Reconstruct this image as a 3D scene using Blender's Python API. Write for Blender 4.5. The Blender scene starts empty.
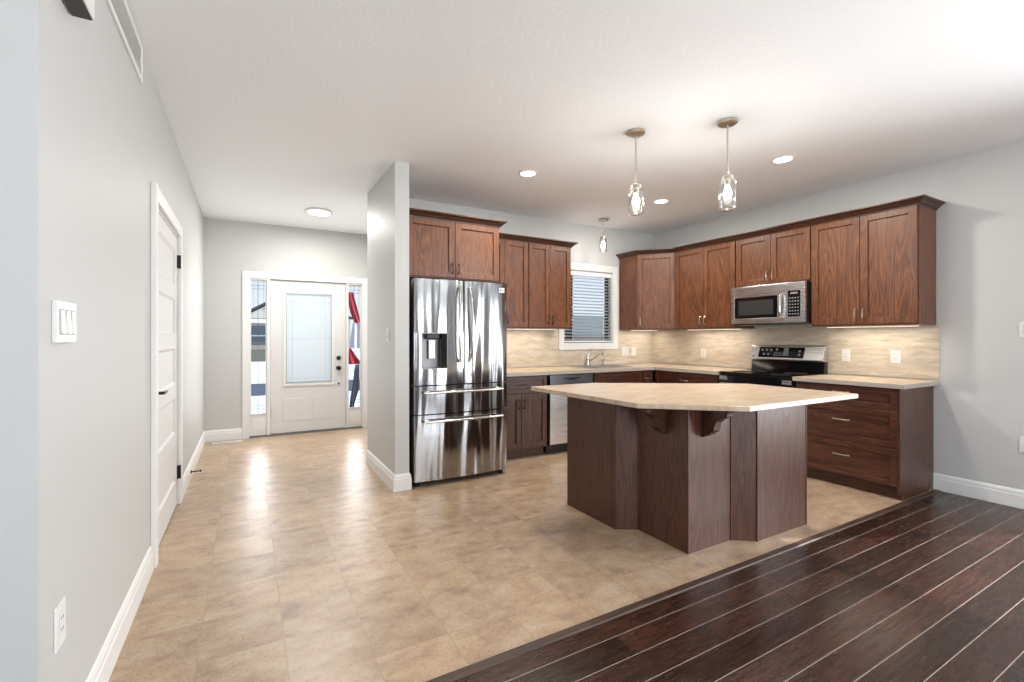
import bpy, bmesh, math, random
from mathutils import Vector, Matrix
R = math.radians
PI = math.pi
random.seed(7)
SC = bpy.context.scene
COL = SC.collection

# ------------------------------------------------------------------ camera
cam_d = bpy.data.cameras.new('camera')
cam = bpy.data.objects.new('camera', cam_d)
COL.objects.link(cam)
cam.location = (0, 0, 1.27)
cam.rotation_euler = (R(90), 0, -0.515)
cam_d.sensor_width = 36
cam_d.lens = 36 * 466.64 / 1024
cam_d.shift_y = -3.0 / 1024
cam_d.clip_start = 0.02
cam_d.clip_end = 400
SC.camera = cam

# ------------------------------------------------------------------ view / world
SC.view_settings.view_transform = 'Standard'
SC.view_settings.look = 'None'
SC.view_settings.gamma = 1
SC.view_settings.use_curve_mapping = False
SC.view_settings.exposure = 0.21
SC.cycles.max_bounces = 10
SC.cycles.diffuse_bounces = 5
SC.cycles.glossy_bounces = 5
SC.cycles.transparent_max_bounces = 12
SC.cycles.sample_clamp_indirect = 6
SC.cycles.caustics_reflective = False
SC.cycles.caustics_refractive = False

W = bpy.data.worlds.new('world')
SC.world = W
W.use_nodes = True
wn = W.node_tree
wn.nodes.clear()
wo = wn.nodes.new('ShaderNodeOutputWorld')
wb = wn.nodes.new('ShaderNodeBackground')
wtc = wn.nodes.new('ShaderNodeTexCoord')
wsep = wn.nodes.new('ShaderNodeSeparateXYZ')
wr = wn.nodes.new('ShaderNodeValToRGB')
wr.color_ramp.elements[0].position = 0.0
wr.color_ramp.elements[0].color = (0.86, 0.92, 1.0, 1)
wr.color_ramp.elements[1].position = 0.5
wr.color_ramp.elements[1].color = (0.30, 0.50, 0.95, 1)
wn.links.new(wtc.outputs['Generated'], wsep.inputs[0])
wn.links.new(wsep.outputs['Z'], wr.inputs[0])
wn.links.new(wr.outputs[0], wb.inputs[0])
wb.inputs[1].default_value = 0.95
wn.links.new(wb.outputs[0], wo.inputs[0])


def light(name, kind, loc, rot, energy, size=None, size_y=None, color=(1, 1, 1), **kw):
    d = bpy.data.lights.new(name, kind)
    d.energy = energy
    d.color = color
    if kind == 'AREA':
        if size_y:
            d.shape = 'RECTANGLE'
            d.size_y = size_y
        d.size = size
    for k, v in kw.items():
        setattr(d, k, v)
    o = bpy.data.objects.new(name, d)
    o.location = loc
    o.rotation_euler = rot
    COL.objects.link(o)
    return o


# sun on the snow outside (front of the house) and added area lamps standing in for daylight from unseen windows behind the camera
light('sun', 'SUN', (20, 10, 20), (R(20), R(45), 0), 4.2, angle=R(1))
SKYC = (0.96, 0.98, 1.0)
light('patio_fill', 'AREA', (1.17, -4.05, 1.2), (R(135), 0, 0), 88, 1.15, 1.95, SKYC)  # added fill lamp, tilted up to brighten the ceiling
light('patio_fill', 'AREA', (2.62, -4.05, 1.2), (R(135), 0, 0), 108, 1.15, 1.95, SKYC)
light('side_fill', 'AREA', (4.95, -.95, 1.18), (R(88), 0, R(90)), 66, 0.95, 1.5, SKYC, spread=R(140))
light('side_fill', 'AREA', (4.95, .15, 1.18), (R(88), 0, R(90)), 40, 0.95, 1.5, SKYC, spread=R(140))
light('west_fill', 'AREA', (-2.93, -1.85, 1.38), (R(130), 0, R(-90)), 40, 0.95, 1.6, SKYC)
light('daylight_sidelight', 'AREA', (0.118, 6.775, 1.15), (R(-90), 0, 0), 7.5, 0.16, 1.7, (0.97, 0.985, 1.0))
light('daylight_sidelight', 'AREA', (1.307, 6.775, 1.15), (R(-90), 0, 0), 7.5, 0.15, 1.7, (0.97, 0.985, 1.0))

# ------------------------------------------------------------------ materials
def new_mat(name):
    m = bpy.data.materials.new(name)
    m.use_nodes = True
    nt = m.node_tree
    b = nt.nodes['Principled BSDF']
    return m, nt, b


def simple(name, col, rough=0.5, metal=0.0, spec=None, bump=None, coat=0.0):
    m, nt, b = new_mat(name)
    b.inputs['Base Color'].default_value = (*col, 1)
    b.inputs['Roughness'].default_value = rough
    b.inputs['Metallic'].default_value = metal
    if spec is not None:
        b.inputs['Specular IOR Level'].default_value = spec
    if coat:
        b.inputs['Coat Weight'].default_value = coat
        b.inputs['Coat Roughness'].default_value = 0.15
    if bump:
        sc, st = bump
        tc = nt.nodes.new('ShaderNodeTexCoord')
        n = nt.nodes.new('ShaderNodeTexNoise')
        n.inputs['Scale'].default_value = sc
        n.inputs['Detail'].default_value = 3
        bp = nt.nodes.new('ShaderNodeBump')
        bp.inputs['Strength'].default_value = st
        bp.inputs['Distance'].default_value = 0.01
        nt.links.new(tc.outputs['Object'], n.inputs['Vector'])
        nt.links.new(n.outputs[0], bp.inputs['Height'])
        nt.links.new(bp.outputs[0], b.inputs['Normal'])
    return m


def emit(name, col, strength):
    m, nt, b = new_mat(name)
    b.inputs['Base Color'].default_value = (*col, 1)
    b.inputs['Emission Color'].default_value = (*col, 1)
    b.inputs['Emission Strength'].default_value = strength
    return m


def ramp(nt, stops):
    r = nt.nodes.new('ShaderNodeValToRGB')
    e = r.color_ramp.elements
    e[0].position, e[0].color = stops[0][0], (*stops[0][1], 1)
    e[1].position, e[1].color = stops[-1][0], (*stops[-1][1], 1)
    for p, c in stops[1:-1]:
        x = e.new(p)
        x.color = (*c, 1)
    return r


def wood(name, dark, mid, lite, axis='Z', rough=0.40, coat=0.12):
    """stained oak, grain running along the object's own axis"""
    m, nt, b = new_mat(name)
    L = nt.links
    tc = nt.nodes.new('ShaderNodeTexCoord')
    oi = nt.nodes.new('ShaderNodeObjectInfo')
    add = nt.nodes.new('ShaderNodeVectorMath')
    add.operation = 'ADD'
    mul = nt.nodes.new('ShaderNodeMath')
    mul.operation = 'MULTIPLY'
    mul.inputs[1].default_value = 37.0
    L.new(oi.outputs['Random'], mul.inputs[0])
    L.new(tc.outputs['Object'], add.inputs[0])
    L.new(mul.outputs[0], add.inputs[1])

    def mapped(s):
        mp = nt.nodes.new('ShaderNodeMapping')
        mp.inputs['Scale'].default_value = s
        L.new(add.outputs[0], mp.inputs['Vector'])
        return mp
    lo, hi = 0.10, 1.0
    sc = {'Z': (hi, hi, lo), 'X': (lo, hi, hi), 'Y': (hi, lo, hi)}[axis]
    m1 = mapped(tuple(v * 9 for v in sc))
    n1 = nt.nodes.new('ShaderNodeTexNoise')
    n1.inputs['Scale'].default_value = 1.0
    n1.inputs['Detail'].default_value = 2
    n1.inputs['Distortion'].default_value = 0.6
    L.new(m1.outputs[0], n1.inputs['Vector'])
    # rings of the cathedral grain
    rg = nt.nodes.new('ShaderNodeMath')
    rg.operation = 'MULTIPLY'
    rg.inputs[1].default_value = 75
    L.new(n1.outputs[0], rg.inputs[0])
    sn = nt.nodes.new('ShaderNodeMath')
    sn.operation = 'SINE'
    L.new(rg.outputs[0], sn.inputs[0])
    ma = nt.nodes.new('ShaderNodeMath')
    ma.operation = 'MULTIPLY_ADD'
    ma.inputs[1].default_value = 0.5
    ma.inputs[2].default_value = 0.5
    L.new(sn.outputs[0], ma.inputs[0])
    lo2 = 0.03
    sc2 = {'Z': (hi, hi, lo2), 'X': (lo2, hi, hi), 'Y': (hi, lo2, hi)}[axis]
    m2 = mapped(tuple(v * 170 for v in sc2))
    n2 = nt.nodes.new('ShaderNodeTexNoise')
    n2.inputs['Scale'].default_value = 1.0
    n2.inputs['Detail'].default_value = 3
    L.new(m2.outputs[0], n2.inputs['Vector'])
    mx = nt.nodes.new('ShaderNodeMix')
    mx.data_type = 'FLOAT'
    mx.inputs[0].default_value = 0.72
    L.new(ma.outputs[0], mx.inputs[2])
    L.new(n2.outputs[0], mx.inputs[3])
    rp = ramp(nt, [(0.2, dark), (0.48, mid), (0.8, lite)])
    L.new(mx.outputs[0], rp.inputs[0])
    L.new(rp.outputs[0], b.inputs['Base Color'])
    bp = nt.nodes.new('ShaderNodeBump')
    bp.inputs['Strength'].default_value = 0.12
    bp.inputs['Distance'].default_value = 0.002
    L.new(mx.outputs[0], bp.inputs['Height'])
    L.new(bp.outputs[0], b.inputs['Normal'])
    b.inputs['Roughness'].default_value = rough
    b.inputs['Coat Weight'].default_value = coat
    b.inputs['Coat Roughness'].default_value = 0.28
    return m


M = {}
M['wall'] = simple('wall_paint', (0.55, 0.555, 0.55), 0.55, bump=(120, 0.03))
M['ceiling'] = simple('ceiling_paint', (0.86, 0.875, 0.885), 0.9, bump=(45, 0.22))
M['trim'] = simple('white_trim', (0.78, 0.78, 0.77), 0.5)
M['door_white'] = simple('door_white', (0.70, 0.70, 0.70), 0.6)
M['plastic'] = simple('white_plastic', (0.76, 0.755, 0.74), 0.35)
M['slot'] = simple('dark_slot', (0.05, 0.05, 0.05), 0.6)
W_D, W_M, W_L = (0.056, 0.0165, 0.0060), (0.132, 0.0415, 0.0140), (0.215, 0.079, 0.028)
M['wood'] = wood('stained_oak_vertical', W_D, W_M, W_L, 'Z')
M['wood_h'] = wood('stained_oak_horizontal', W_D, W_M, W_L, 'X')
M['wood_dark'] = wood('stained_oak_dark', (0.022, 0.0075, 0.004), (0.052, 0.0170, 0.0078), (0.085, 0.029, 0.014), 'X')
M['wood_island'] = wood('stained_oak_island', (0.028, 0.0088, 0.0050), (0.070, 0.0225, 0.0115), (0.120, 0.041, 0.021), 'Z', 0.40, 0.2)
M['bronze'] = simple('dark_bronze', (0.045, 0.035, 0.028), 0.35, 0.8)
M['nickel'] = simple('brushed_nickel', (0.55, 0.50, 0.42), 0.28, 1.0)
M['chrome'] = simple('chrome', (0.62, 0.60, 0.57), 0.14, 1.0)
M['black'] = simple('black_plastic', (0.012, 0.012, 0.013), 0.35)
M['black_gloss'] = simple('black_glass', (0.006, 0.006, 0.007), 0.08)
M['grey_plastic'] = simple('grey_plastic', (0.16, 0.16, 0.165), 0.4)
M['recess'] = simple('recess_grey', (0.30, 0.30, 0.31), 0.35, 0.5)
M['mark'] = simple('pale_print', (0.22, 0.22, 0.22), 0.5)
M['bulb'] = emit('lit_bulb', (1.0, 0.93, 0.80), 14)
M['led'] = emit('lit_led_lens', (1.0, 0.97, 0.92), 6)
M['strip'] = emit('lit_strip', (1.0, 0.90, 0.76), 2)


def steel(name, col=(0.56, 0.56, 0.565), rough=0.2, wavy=0.0):
    m, nt, b = new_mat(name)
    L = nt.links
    b.inputs['Base Color'].default_value = (*col, 1)
    b.inputs['Metallic'].default_value = 1
    tc = nt.nodes.new('ShaderNodeTexCoord')
    mp = nt.nodes.new('ShaderNodeMapping')
    mp.inputs['Scale'].default_value = (2.0, 2.0, 420)
    n = nt.nodes.new('ShaderNodeTexNoise')
    n.inputs['Scale'].default_value = 1
    n.inputs['Detail'].default_value = 2
    L.new(tc.outputs['Object'], mp.inputs[0])
    L.new(mp.outputs[0], n.inputs['Vector'])
    mr = nt.nodes.new('ShaderNodeMapRange')
    mr.inputs[3].default_value = rough - 0.01
    mr.inputs[4].default_value = rough + 0.02
    L.new(n.outputs[0], mr.inputs[0])
    L.new(mr.outputs[0], b.inputs['Roughness'])
    if wavy:
        mp2 = nt.nodes.new('ShaderNodeMapping')
        mp2.inputs['Scale'].default_value = (6.0, 1.0, 0.6)
        n2 = nt.nodes.new('ShaderNodeTexNoise')
        n2.inputs['Scale'].default_value = 1
        n2.inputs['Detail'].default_value = 1
        L.new(tc.outputs['Object'], mp2.inputs[0])
        L.new(mp2.outputs[0], n2.inputs['Vector'])
        bp = nt.nodes.new('ShaderNodeBump')
        bp.inputs['Strength'].default_value = 1.0
        bp.inputs['Distance'].default_value = wavy
        L.new(n2.outputs[0], bp.inputs['Height'])
        L.new(bp.outputs[0], b.inputs['Normal'])
    return m


M['steel'] = steel('stainless_steel', (0.70, 0.70, 0.705), 0.27)
M['steel_wavy'] = steel('stainless_steel_door', (0.37, 0.37, 0.375), 0.13, 0.05)
M['steel_dark'] = steel('dark_stainless', (0.20, 0.20, 0.215), 0.25)


def glass(name, tint=(1, 1, 1), alpha_mix=0.12, rough=0.02):
    """thin clear pane: mostly transparent with a mirror-like share"""
    m = bpy.data.materials.new(name)
    m.use_nodes = True
    nt = m.node_tree
    nt.nodes.clear()
    o = nt.nodes.new('ShaderNodeOutputMaterial')
    t = nt.nodes.new('ShaderNodeBsdfTransparent')
    t.inputs[0].default_value = (*tint, 1)
    g = nt.nodes.new('ShaderNodeBsdfGlossy')
    g.inputs['Roughness'].default_value = rough
    lw = nt.nodes.new('ShaderNodeLayerWeight')
    lw.inputs[0].default_value = alpha_mix
    mx = nt.nodes.new('ShaderNodeMixShader')
    nt.links.new(lw.outputs['Facing'] if alpha_mix > 0.3 else lw.outputs['Fresnel'], mx.inputs[0])
    nt.links.new(t.outputs[0], mx.inputs[1])
    nt.links.new(g.outputs[0], mx.inputs[2])
    nt.links.new(mx.outputs[0], o.inputs[0])
    return m


M['glass'] = glass('clear_glass', (0.97, 0.98, 0.98), 0.12)
M['jar_glass'] = glass('jar_glass', (0.93, 0.94, 0.94), 0.35)

# frosted pane over closed internal blinds
m, nt, b = new_mat('frosted_pane')
b.inputs['Base Color'].default_value = (0.84, 0.88, 0.87, 1)
b.inputs['Roughness'].default_value = 0.25
b.inputs['Transmission Weight'].default_value = 0.0
tl = nt.nodes.new('ShaderNodeBsdfTranslucent')
tl.inputs[0].default_value = (0.97, 0.98, 0.92, 1)
mx = nt.nodes.new('ShaderNodeMixShader')
mx.inputs[0].default_value = 0.62
nt.links.new(b.outputs[0], mx.inputs[1])
nt.links.new(tl.outputs[0], mx.inputs[2])
nt.links.new(mx.outputs[0], nt.nodes['Material Output'].inputs[0])
M['frosted'] = m


def tile_floor():
    m, nt, b = new_mat('beige_tile_floor')
    L = nt.links
    tc = nt.nodes.new('ShaderNodeTexCoord')
    mp = nt.nodes.new('ShaderNodeMapping')
    mp.inputs['Location'].default_value = (0.175, -1.88, 0)
    L.new(tc.outputs['Object'], mp.inputs[0])
    br = nt.nodes.new('ShaderNodeTexBrick')
    br.offset = 0
    br.inputs['Scale'].default_value = 1
    br.inputs['Brick Width'].default_value = 0.3075
    br.inputs['Row Height'].default_value = 0.3075
    br.inputs['Mortar Size'].default_value = 0.0022
    br.inputs['Mortar Smooth'].default_value = 0.3
    br.inputs['Color1'].default_value = (0, 0, 0, 1)
    br.inputs['Color2'].default_value = (1, 1, 1, 1)
    br.inputs['Mortar'].default_value = (0.5, 0.5, 0.5, 1)
    L.new(mp.outputs[0], br.inputs['Vector'])
    # clouds and pits, offset per tile
    sc = nt.nodes.new('ShaderNodeVectorMath')
    sc.operation = 'MULTIPLY_ADD'
    sc.inputs[1].default_value = (1, 1, 1)
    L.new(tc.outputs['Object'], sc.inputs[0])
    sm = nt.nodes.new('ShaderNodeVectorMath')
    sm.operation = 'SCALE'
    sm.inputs['Scale'].default_value = 3.0
    L.new(br.outputs['Color'], sm.inputs[0])
    L.new(sm.outputs[0], sc.inputs[2])
    st = nt.nodes.new('ShaderNodeMapping')
    st.inputs['Scale'].default_value = (1.0, 1.5, 1)
    L.new(sc.outputs[0], st.inputs[0])
    n1 = nt.nodes.new('ShaderNodeTexNoise')
    n1.inputs['Scale'].default_value = 7
    n1.inputs['Detail'].default_value = 6
    n1.inputs['Roughness'].default_value = 0.62
    L.new(st.outputs[0], n1.inputs['Vector'])
    n2 = nt.nodes.new('ShaderNodeTexNoise')
    n2.inputs['Scale'].default_value = 75
    n2.inputs['Detail'].default_value = 4
    n2.inputs['Roughness'].default_value = 0.7
    L.new(st.outputs[0], n2.inputs['Vector'])
    r1 = ramp(nt, [(0.30, (0.31, 0.215, 0.155)), (0.44, (0.43, 0.295, 0.193)), (0.56, (0.485, 0.348, 0.23)), (0.68, (0.51, 0.405, 0.305)), (0.80, (0.52, 0.44, 0.36))])
    L.new(n1.outputs[0], r1.inputs[0])
    r2 = ramp(nt, [(0.33, (0.56, 0.50, 0.44)), (0.46, (1, 1, 1)), (0.7, (1.06, 1.05, 1.03))])
    L.new(n2.outputs[0], r2.inputs[0])
    mu = nt.nodes.new('ShaderNodeMix')
    mu.data_type = 'RGBA'
    mu.blend_type = 'MULTIPLY'
    mu.inputs[0].default_value = 0.8
    L.new(r1.outputs[0], mu.inputs[6])
    L.new(r2.outputs[0], mu.inputs[7])
    gm = nt.nodes.new('ShaderNodeMix')
    gm.data_type = 'RGBA'
    mf = nt.nodes.new('ShaderNodeMath')
    mf.operation = 'MULTIPLY'
    mf.inputs[1].default_value = 0.42
    L.new(br.outputs['Fac'], mf.inputs[0])
    L.new(mf.outputs[0], gm.inputs[0])
    tv = nt.nodes.new('ShaderNodeMapRange')
    tv.inputs[3].default_value = 0.90
    tv.inputs[4].default_value = 1.10
    L.new(br.outputs['Color'], tv.inputs[0])
    tm = nt.nodes.new('ShaderNodeMix')
    tm.data_type = 'RGBA'
    tm.blend_type = 'MULTIPLY'
    tm.inputs[0].default_value = 1
    L.new(mu.outputs[2], tm.inputs[6])
    L.new(tv.outputs[0], tm.inputs[7])
    L.new(tm.outputs[2], gm.inputs[6])
    gm.inputs[7].default_value = (0.25, 0.20, 0.16, 1)
    L.new(gm.outputs[2], b.inputs['Base Color'])
    mr = nt.nodes.new('ShaderNodeMapRange')
    mr.inputs[3].default_value = 0.24
    mr.inputs[4].default_value = 0.42
    L.new(n2.outputs[0], mr.inputs[0])
    L.new(mr.outputs[0], b.inputs['Roughness'])
    bp = nt.nodes.new('ShaderNodeBump')
    bp.inputs['Strength'].default_value = 0.25
    bp.inputs['Distance'].default_value = 0.0015
    L.new(n2.outputs[0], bp.inputs['Height'])
    bp2 = nt.nodes.new('ShaderNodeBump')
    bp2.invert = True
    bp2.inputs['Strength'].default_value = 0.4
    bp2.inputs['Distance'].default_value = 0.002
    L.new(br.outputs['Fac'], bp2.inputs['Height'])
    L.new(bp.outputs[0], bp2.inputs['Normal'])
    L.new(bp2.outputs[0], b.inputs['Normal'])
    return m


def plank_floor():
    m, nt, b = new_mat('dark_hardwood_floor')
    L = nt.links
    tc = nt.nodes.new('ShaderNodeTexCoord')
    mp = nt.nodes.new('ShaderNodeMapping')
    mp.inputs['Location'].default_value = (0.35, -1.387 + 0.127 * 20, 0)
    L.new(tc.outputs['Object'], mp.inputs[0])
    br = nt.nodes.new('ShaderNodeTexBrick')
    br.offset = 0.37
    br.offset_frequency = 2
    br.inputs['Scale'].default_value = 1
    br.inputs['Brick Width'].default_value = 1.05
    br.inputs['Row Height'].default_value = 0.127
    br.inputs['Mortar Size'].default_value = 0.0013
    br.inputs['Mortar Smooth'].default_value = 0.1
    br.inputs['Color1'].default_value = (0, 0, 0, 1)
    br.inputs['Color2'].default_value = (1, 1, 1, 1)
    L.new(mp.outputs[0], br.inputs['Vector'])
    # the long grooves only (painted pale as if catching light), butt joints stay thin and dark
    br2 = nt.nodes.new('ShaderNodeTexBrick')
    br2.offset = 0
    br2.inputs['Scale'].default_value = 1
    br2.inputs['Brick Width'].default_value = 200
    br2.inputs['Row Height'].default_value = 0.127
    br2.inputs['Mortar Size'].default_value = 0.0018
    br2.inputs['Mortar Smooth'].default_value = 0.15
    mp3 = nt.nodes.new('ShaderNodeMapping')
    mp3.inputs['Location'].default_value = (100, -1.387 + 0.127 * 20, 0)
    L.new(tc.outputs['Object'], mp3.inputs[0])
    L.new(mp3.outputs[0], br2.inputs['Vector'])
    sm = nt.nodes.new('ShaderNodeVectorMath')
    sm.operation = 'SCALE'
    sm.inputs['Scale'].default_value = 7.0
    L.new(br.outputs['Color'], sm.inputs[0])
    ad = nt.nodes.new('ShaderNodeVectorMath')
    ad.operation = 'ADD'
    L.new(tc.outputs['Object'], ad.inputs[0])
    L.new(sm.outputs[0], ad.inputs[1])
    st = nt.nodes.new('ShaderNodeMapping')
    st.inputs['Scale'].default_value = (0.55, 5.5, 1)
    L.new(ad.outputs[0], st.inputs[0])
    n1 = nt.nodes.new('ShaderNodeTexNoise')
    n1.inputs['Scale'].default_value = 2.6
    n1.inputs['Detail'].default_value = 4
    n1.inputs['Distortion'].default_value = 0.8
    L.new(st.outputs[0], n1.inputs['Vector'])
    a = nt.nodes.new('ShaderNodeMath')
    a.operation = 'MULTIPLY'
    a.inputs[1].default_value = 60
    L.new(n1.outputs[0], a.inputs[0])
    s = nt.nodes.new('ShaderNodeMath')
    s.operation = 'SINE'
    L.new(a.outputs[0], s.inputs[0])
    ma = nt.nodes.new('ShaderNodeMath')
    ma.operation = 'MULTIPLY_ADD'
    ma.inputs[1].default_value = 0.16
    ma.inputs[2].default_value = 0.25
    L.new(s.outputs[0], ma.inputs[0])
    ad2 = nt.nodes.new('ShaderNodeMath')
    ad2.operation = 'MULTIPLY_ADD'
    ad2.inputs[1].default_value = 0.42
    L.new(br.outputs['Color'], ad2.inputs[0])
    L.new(ma.outputs[0], ad2.inputs[2])
    rp = ramp(nt, [(0.1, (0.013, 0.0060, 0.0042)), (0.45, (0.030, 0.0120, 0.0075)), (0.75, (0.060, 0.0220, 0.0120)), (1.0, (0.095, 0.036, 0.020))])
    L.new(ad2.outputs[0], rp.inputs[0])
    c1 = nt.nodes.new('ShaderNodeMix')
    c1.data_type = 'RGBA'
    L.new(br.outputs['Fac'], c1.inputs[0])
    L.new(rp.outputs[0], c1.inputs[6])
    c1.inputs[7].default_value = (0.008, 0.005, 0.004, 1)
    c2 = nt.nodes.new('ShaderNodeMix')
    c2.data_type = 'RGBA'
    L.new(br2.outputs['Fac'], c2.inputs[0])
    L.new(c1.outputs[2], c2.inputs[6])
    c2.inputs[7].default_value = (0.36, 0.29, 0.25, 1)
    L.new(c2.outputs[2], b.inputs['Base Color'])
    n3 = nt.nodes.new('ShaderNodeTexNoise')
    n3.inputs['Scale'].default_value = 9
    n3.inputs['Detail'].default_value = 4
    L.new(st.outputs[0], n3.inputs['Vector'])
    mr = nt.nodes.new('ShaderNodeMapRange')
    mr.inputs[3].default_value = 0.18
    mr.inputs[4].default_value = 0.36
    L.new(n3.outputs[0], mr.inputs[0])
    L.new(mr.outputs[0], b.inputs['Roughness'])
    bp = nt.nodes.new('ShaderNodeBump')
    bp.inputs['Strength'].default_value = 0.2
    bp.inputs['Distance'].default_value = 0.0018
    L.new(n3.outputs[0], bp.inputs['Height'])
    L.new(bp.outputs[0], b.inputs['Normal'])
    b.inputs['Specular IOR Level'].default_value = 0.45
    return m


def travertine(name, tiles=True, vertical=False):
    m, nt, b = new_mat(name)
    L = nt.links
    tc = nt.nodes.new('ShaderNodeTexCoord')
    mp = nt.nodes.new('ShaderNodeMapping')
    mp.inputs['Scale'].default_value = (1.6, 1.6, 9) if tiles else (1.6, 6.0, 3.0)
    L.new(tc.outputs['Object'], mp.inputs[0])
    n1 = nt.nodes.new('ShaderNodeTexNoise')
    n1.inputs['Scale'].default_value = 3.2
    n1.inputs['Detail'].default_value = 7
    n1.inputs['Roughness'].default_value = 0.6
    n1.inputs['Distortion'].default_value = 0.4
    L.new(mp.outputs[0], n1.inputs['Vector'])
    if tiles:
        r1 = ramp(nt, [(0.30, (0.44, 0.365, 0.28)), (0.5, (0.58, 0.505, 0.405)), (0.72, (0.68, 0.615, 0.515))])
    else:
        r1 = ramp(nt, [(0.30, (0.44, 0.31, 0.20)), (0.5, (0.57, 0.43, 0.30)), (0.72, (0.66, 0.54, 0.41))])
    L.new(n1.outputs[0], r1.inputs[0])
    L.new(r1.outputs[0], b.inputs['Base Color'])
    b.inputs['Roughness'].default_value = 0.32 if not tiles else 0.4
    return m


M['tile'] = tile_floor()
M['plank'] = plank_floor()
M['splash'] = travertine('travertine_backsplash')
M['counter'] = travertine('travertine_countertop', False)
m, nt, b = new_mat('speckled_counter_edge')
n = nt.nodes.new('ShaderNodeTexNoise')
n.inputs['Scale'].default_value = 90
r = ramp(nt, [(0.35, (0.27, 0.235, 0.19)), (0.6, (0.50, 0.455, 0.395))])
nt.links.new(n.outputs[0], r.inputs[0])
nt.links.new(r.outputs[0], b.inputs['Base Color'])
b.inputs['Roughness'].default_value = 0.4
M['edge'] = m
M['snow'] = simple('snow', (0.86, 0.88, 0.92), 0.8)
M['asphalt'] = simple('wet_asphalt', (0.09, 0.105, 0.13), 0.8)

# ------------------------------------------------------------------ mesh helpers
class MB:
    """collects shapes; build() links them as ONE mesh object"""
    def __init__(s):
        s.bm = bmesh.new()

    def box(s, x0, x1, y0, y1, z0, z1):
        v = [s.bm.verts.new(p) for p in ((x0, y0, z0), (x1, y0, z0), (x1, y1, z0), (x0, y1, z0), (x0, y0, z1), (x1, y0, z1), (x1, y1, z1), (x0, y1, z1))]
        for f in ((0, 3, 2, 1), (4, 5, 6, 7), (0, 1, 5, 4), (1, 2, 6, 5), (2, 3, 7, 6), (3, 0, 4, 7)):
            s.bm.faces.new([v[i] for i in f])
        return s

    def poly(s, pts, vec):
        """extrude a planar polygon (3d points) by a vector"""
        vec = Vector(vec)
        a = [s.bm.verts.new(p) for p in pts]
        b_ = [s.bm.verts.new(Vector(p) + vec) for p in pts]
        s.bm.faces.new(a)
        s.bm.faces.new(b_[::-1])
        n_ = len(pts)
        for i in range(n_):
            s.bm.faces.new([a[i], b_[i], b_[(i + 1) % n_], a[(i + 1) % n_]])
        return s

    def prism(s, pts, z0, z1):
        return s.poly([(x, y, z0) for x, y in pts], (0, 0, z1 - z0))

    def tube(s, pts, r, seg=10, caps=True):
        pts = [Vector(p) for p in pts]
        rs = r if isinstance(r, (list, tuple)) else [r] * len(pts)
        rings = []
        up = None
        for i, p in enumerate(pts):
            d = (pts[min(i + 1, len(pts) - 1)] - pts[max(i - 1, 0)]).normalized()
            if up is None:
                up = Vector((0, 0, 1)) if abs(d.z) < 0.9 else Vector((1, 0, 0))
            a = d.cross(up).normalized()
            c = a.cross(d).normalized()
            up = c
            rings.append([s.bm.verts.new(p + (a * math.cos(2 * PI * k / seg) + c * math.sin(2 * PI * k / seg)) * rs[i]) for k in range(seg)])
        for i in range(len(rings) - 1):
            for k in range(seg):
                s.bm.faces.new([rings[i][k], rings[i][(k + 1) % seg], rings[i + 1][(k + 1) % seg], rings[i + 1][k]])
        if caps:
            s.bm.faces.new(rings[0][::-1])
            s.bm.faces.new(rings[-1])
        return s

    def lathe(s, prof, c=(0, 0, 0), seg=28, axis='Z'):
        """prof: (radius, height) pairs"""
        c = Vector(c)
        rings = []
        for r_, h in prof:
            ring = []
            for k in range(seg):
                a = 2 * PI * k / seg
                x, y = r_ * math.cos(a), r_ * math.sin(a)
                p = {'Z': (x, y, h), 'X': (h, x, y), 'Y': (x, h, y)}[axis]
                ring.append(s.bm.verts.new(c + Vector(p)))
            rings.append(ring)
        for i in range(len(rings) - 1):
            for k in range(seg):
                s.bm.faces.new([rings[i][k], rings[i][(k + 1) % seg], rings[i + 1][(k + 1) % seg], rings[i + 1][k]])
        if prof[0][0] > 1e-4:
            s.bm.faces.new(rings[0][::-1])
        if prof[-1][0] > 1e-4:
            s.bm.faces.new(rings[-1])
        return s

    def sweep(s, path, prof, side=1):
        """sweep a (out, z) profile along a 2D polyline with mitred corners; out is to the right of travel (side=1)"""
        P = [Vector(p) for p in path]
        n_ = len(P)
        rows = []
        for i in range(n_):
            d1 = (P[i] - P[i - 1]).normalized() if i > 0 else None
            d2 = (P[i + 1] - P[i]).normalized() if i < n_ - 1 else None
            nn = [Vector((d.y, -d.x)) * side for d in (d1, d2) if d is not None]
            if len(nn) == 2:
                mvec = (nn[0] + nn[1]).normalized()
                mvec = mvec / max(mvec.dot(nn[0]), 0.2)
            else:
                mvec = nn[0]
            rows.append([s.bm.verts.new((P[i].x + mvec.x * o, P[i].y + mvec.y * o, z)) for o, z in prof])
        m_ = len(prof)
        for i in range(n_ - 1):
            for k in range(m_):
                s.bm.faces.new([rows[i][k], rows[i][(k + 1) % m_], rows[i + 1][(k + 1) % m_], rows[i + 1][k]])
        s.bm.faces.new(rows[0][::-1])
        s.bm.faces.new(rows[-1])
        return s

    def build(s, name, mat, parent=None, bevel=0.0, smooth=False, seg=2):
        bmesh.ops.recalc_face_normals(s.bm, faces=s.bm.faces)
        me = bpy.data.meshes.new(name)
        s.bm.to_mesh(me)
        s.bm.free()
        if smooth:
            me.shade_smooth()
            try:
                me.set_sharp_from_angle(angle=R(40))
            except Exception:
                pass
        me.materials.append(mat)
        o = bpy.data.objects.new(name, me)
        COL.objects.link(o)
        if parent:
            o.parent = parent
        if bevel:
            md = o.modifiers.new('bevel', 'BEVEL')
            md.width = bevel
            md.segments = seg
            md.limit_method = 'ANGLE'
            md.angle_limit = R(35)
        return o


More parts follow.
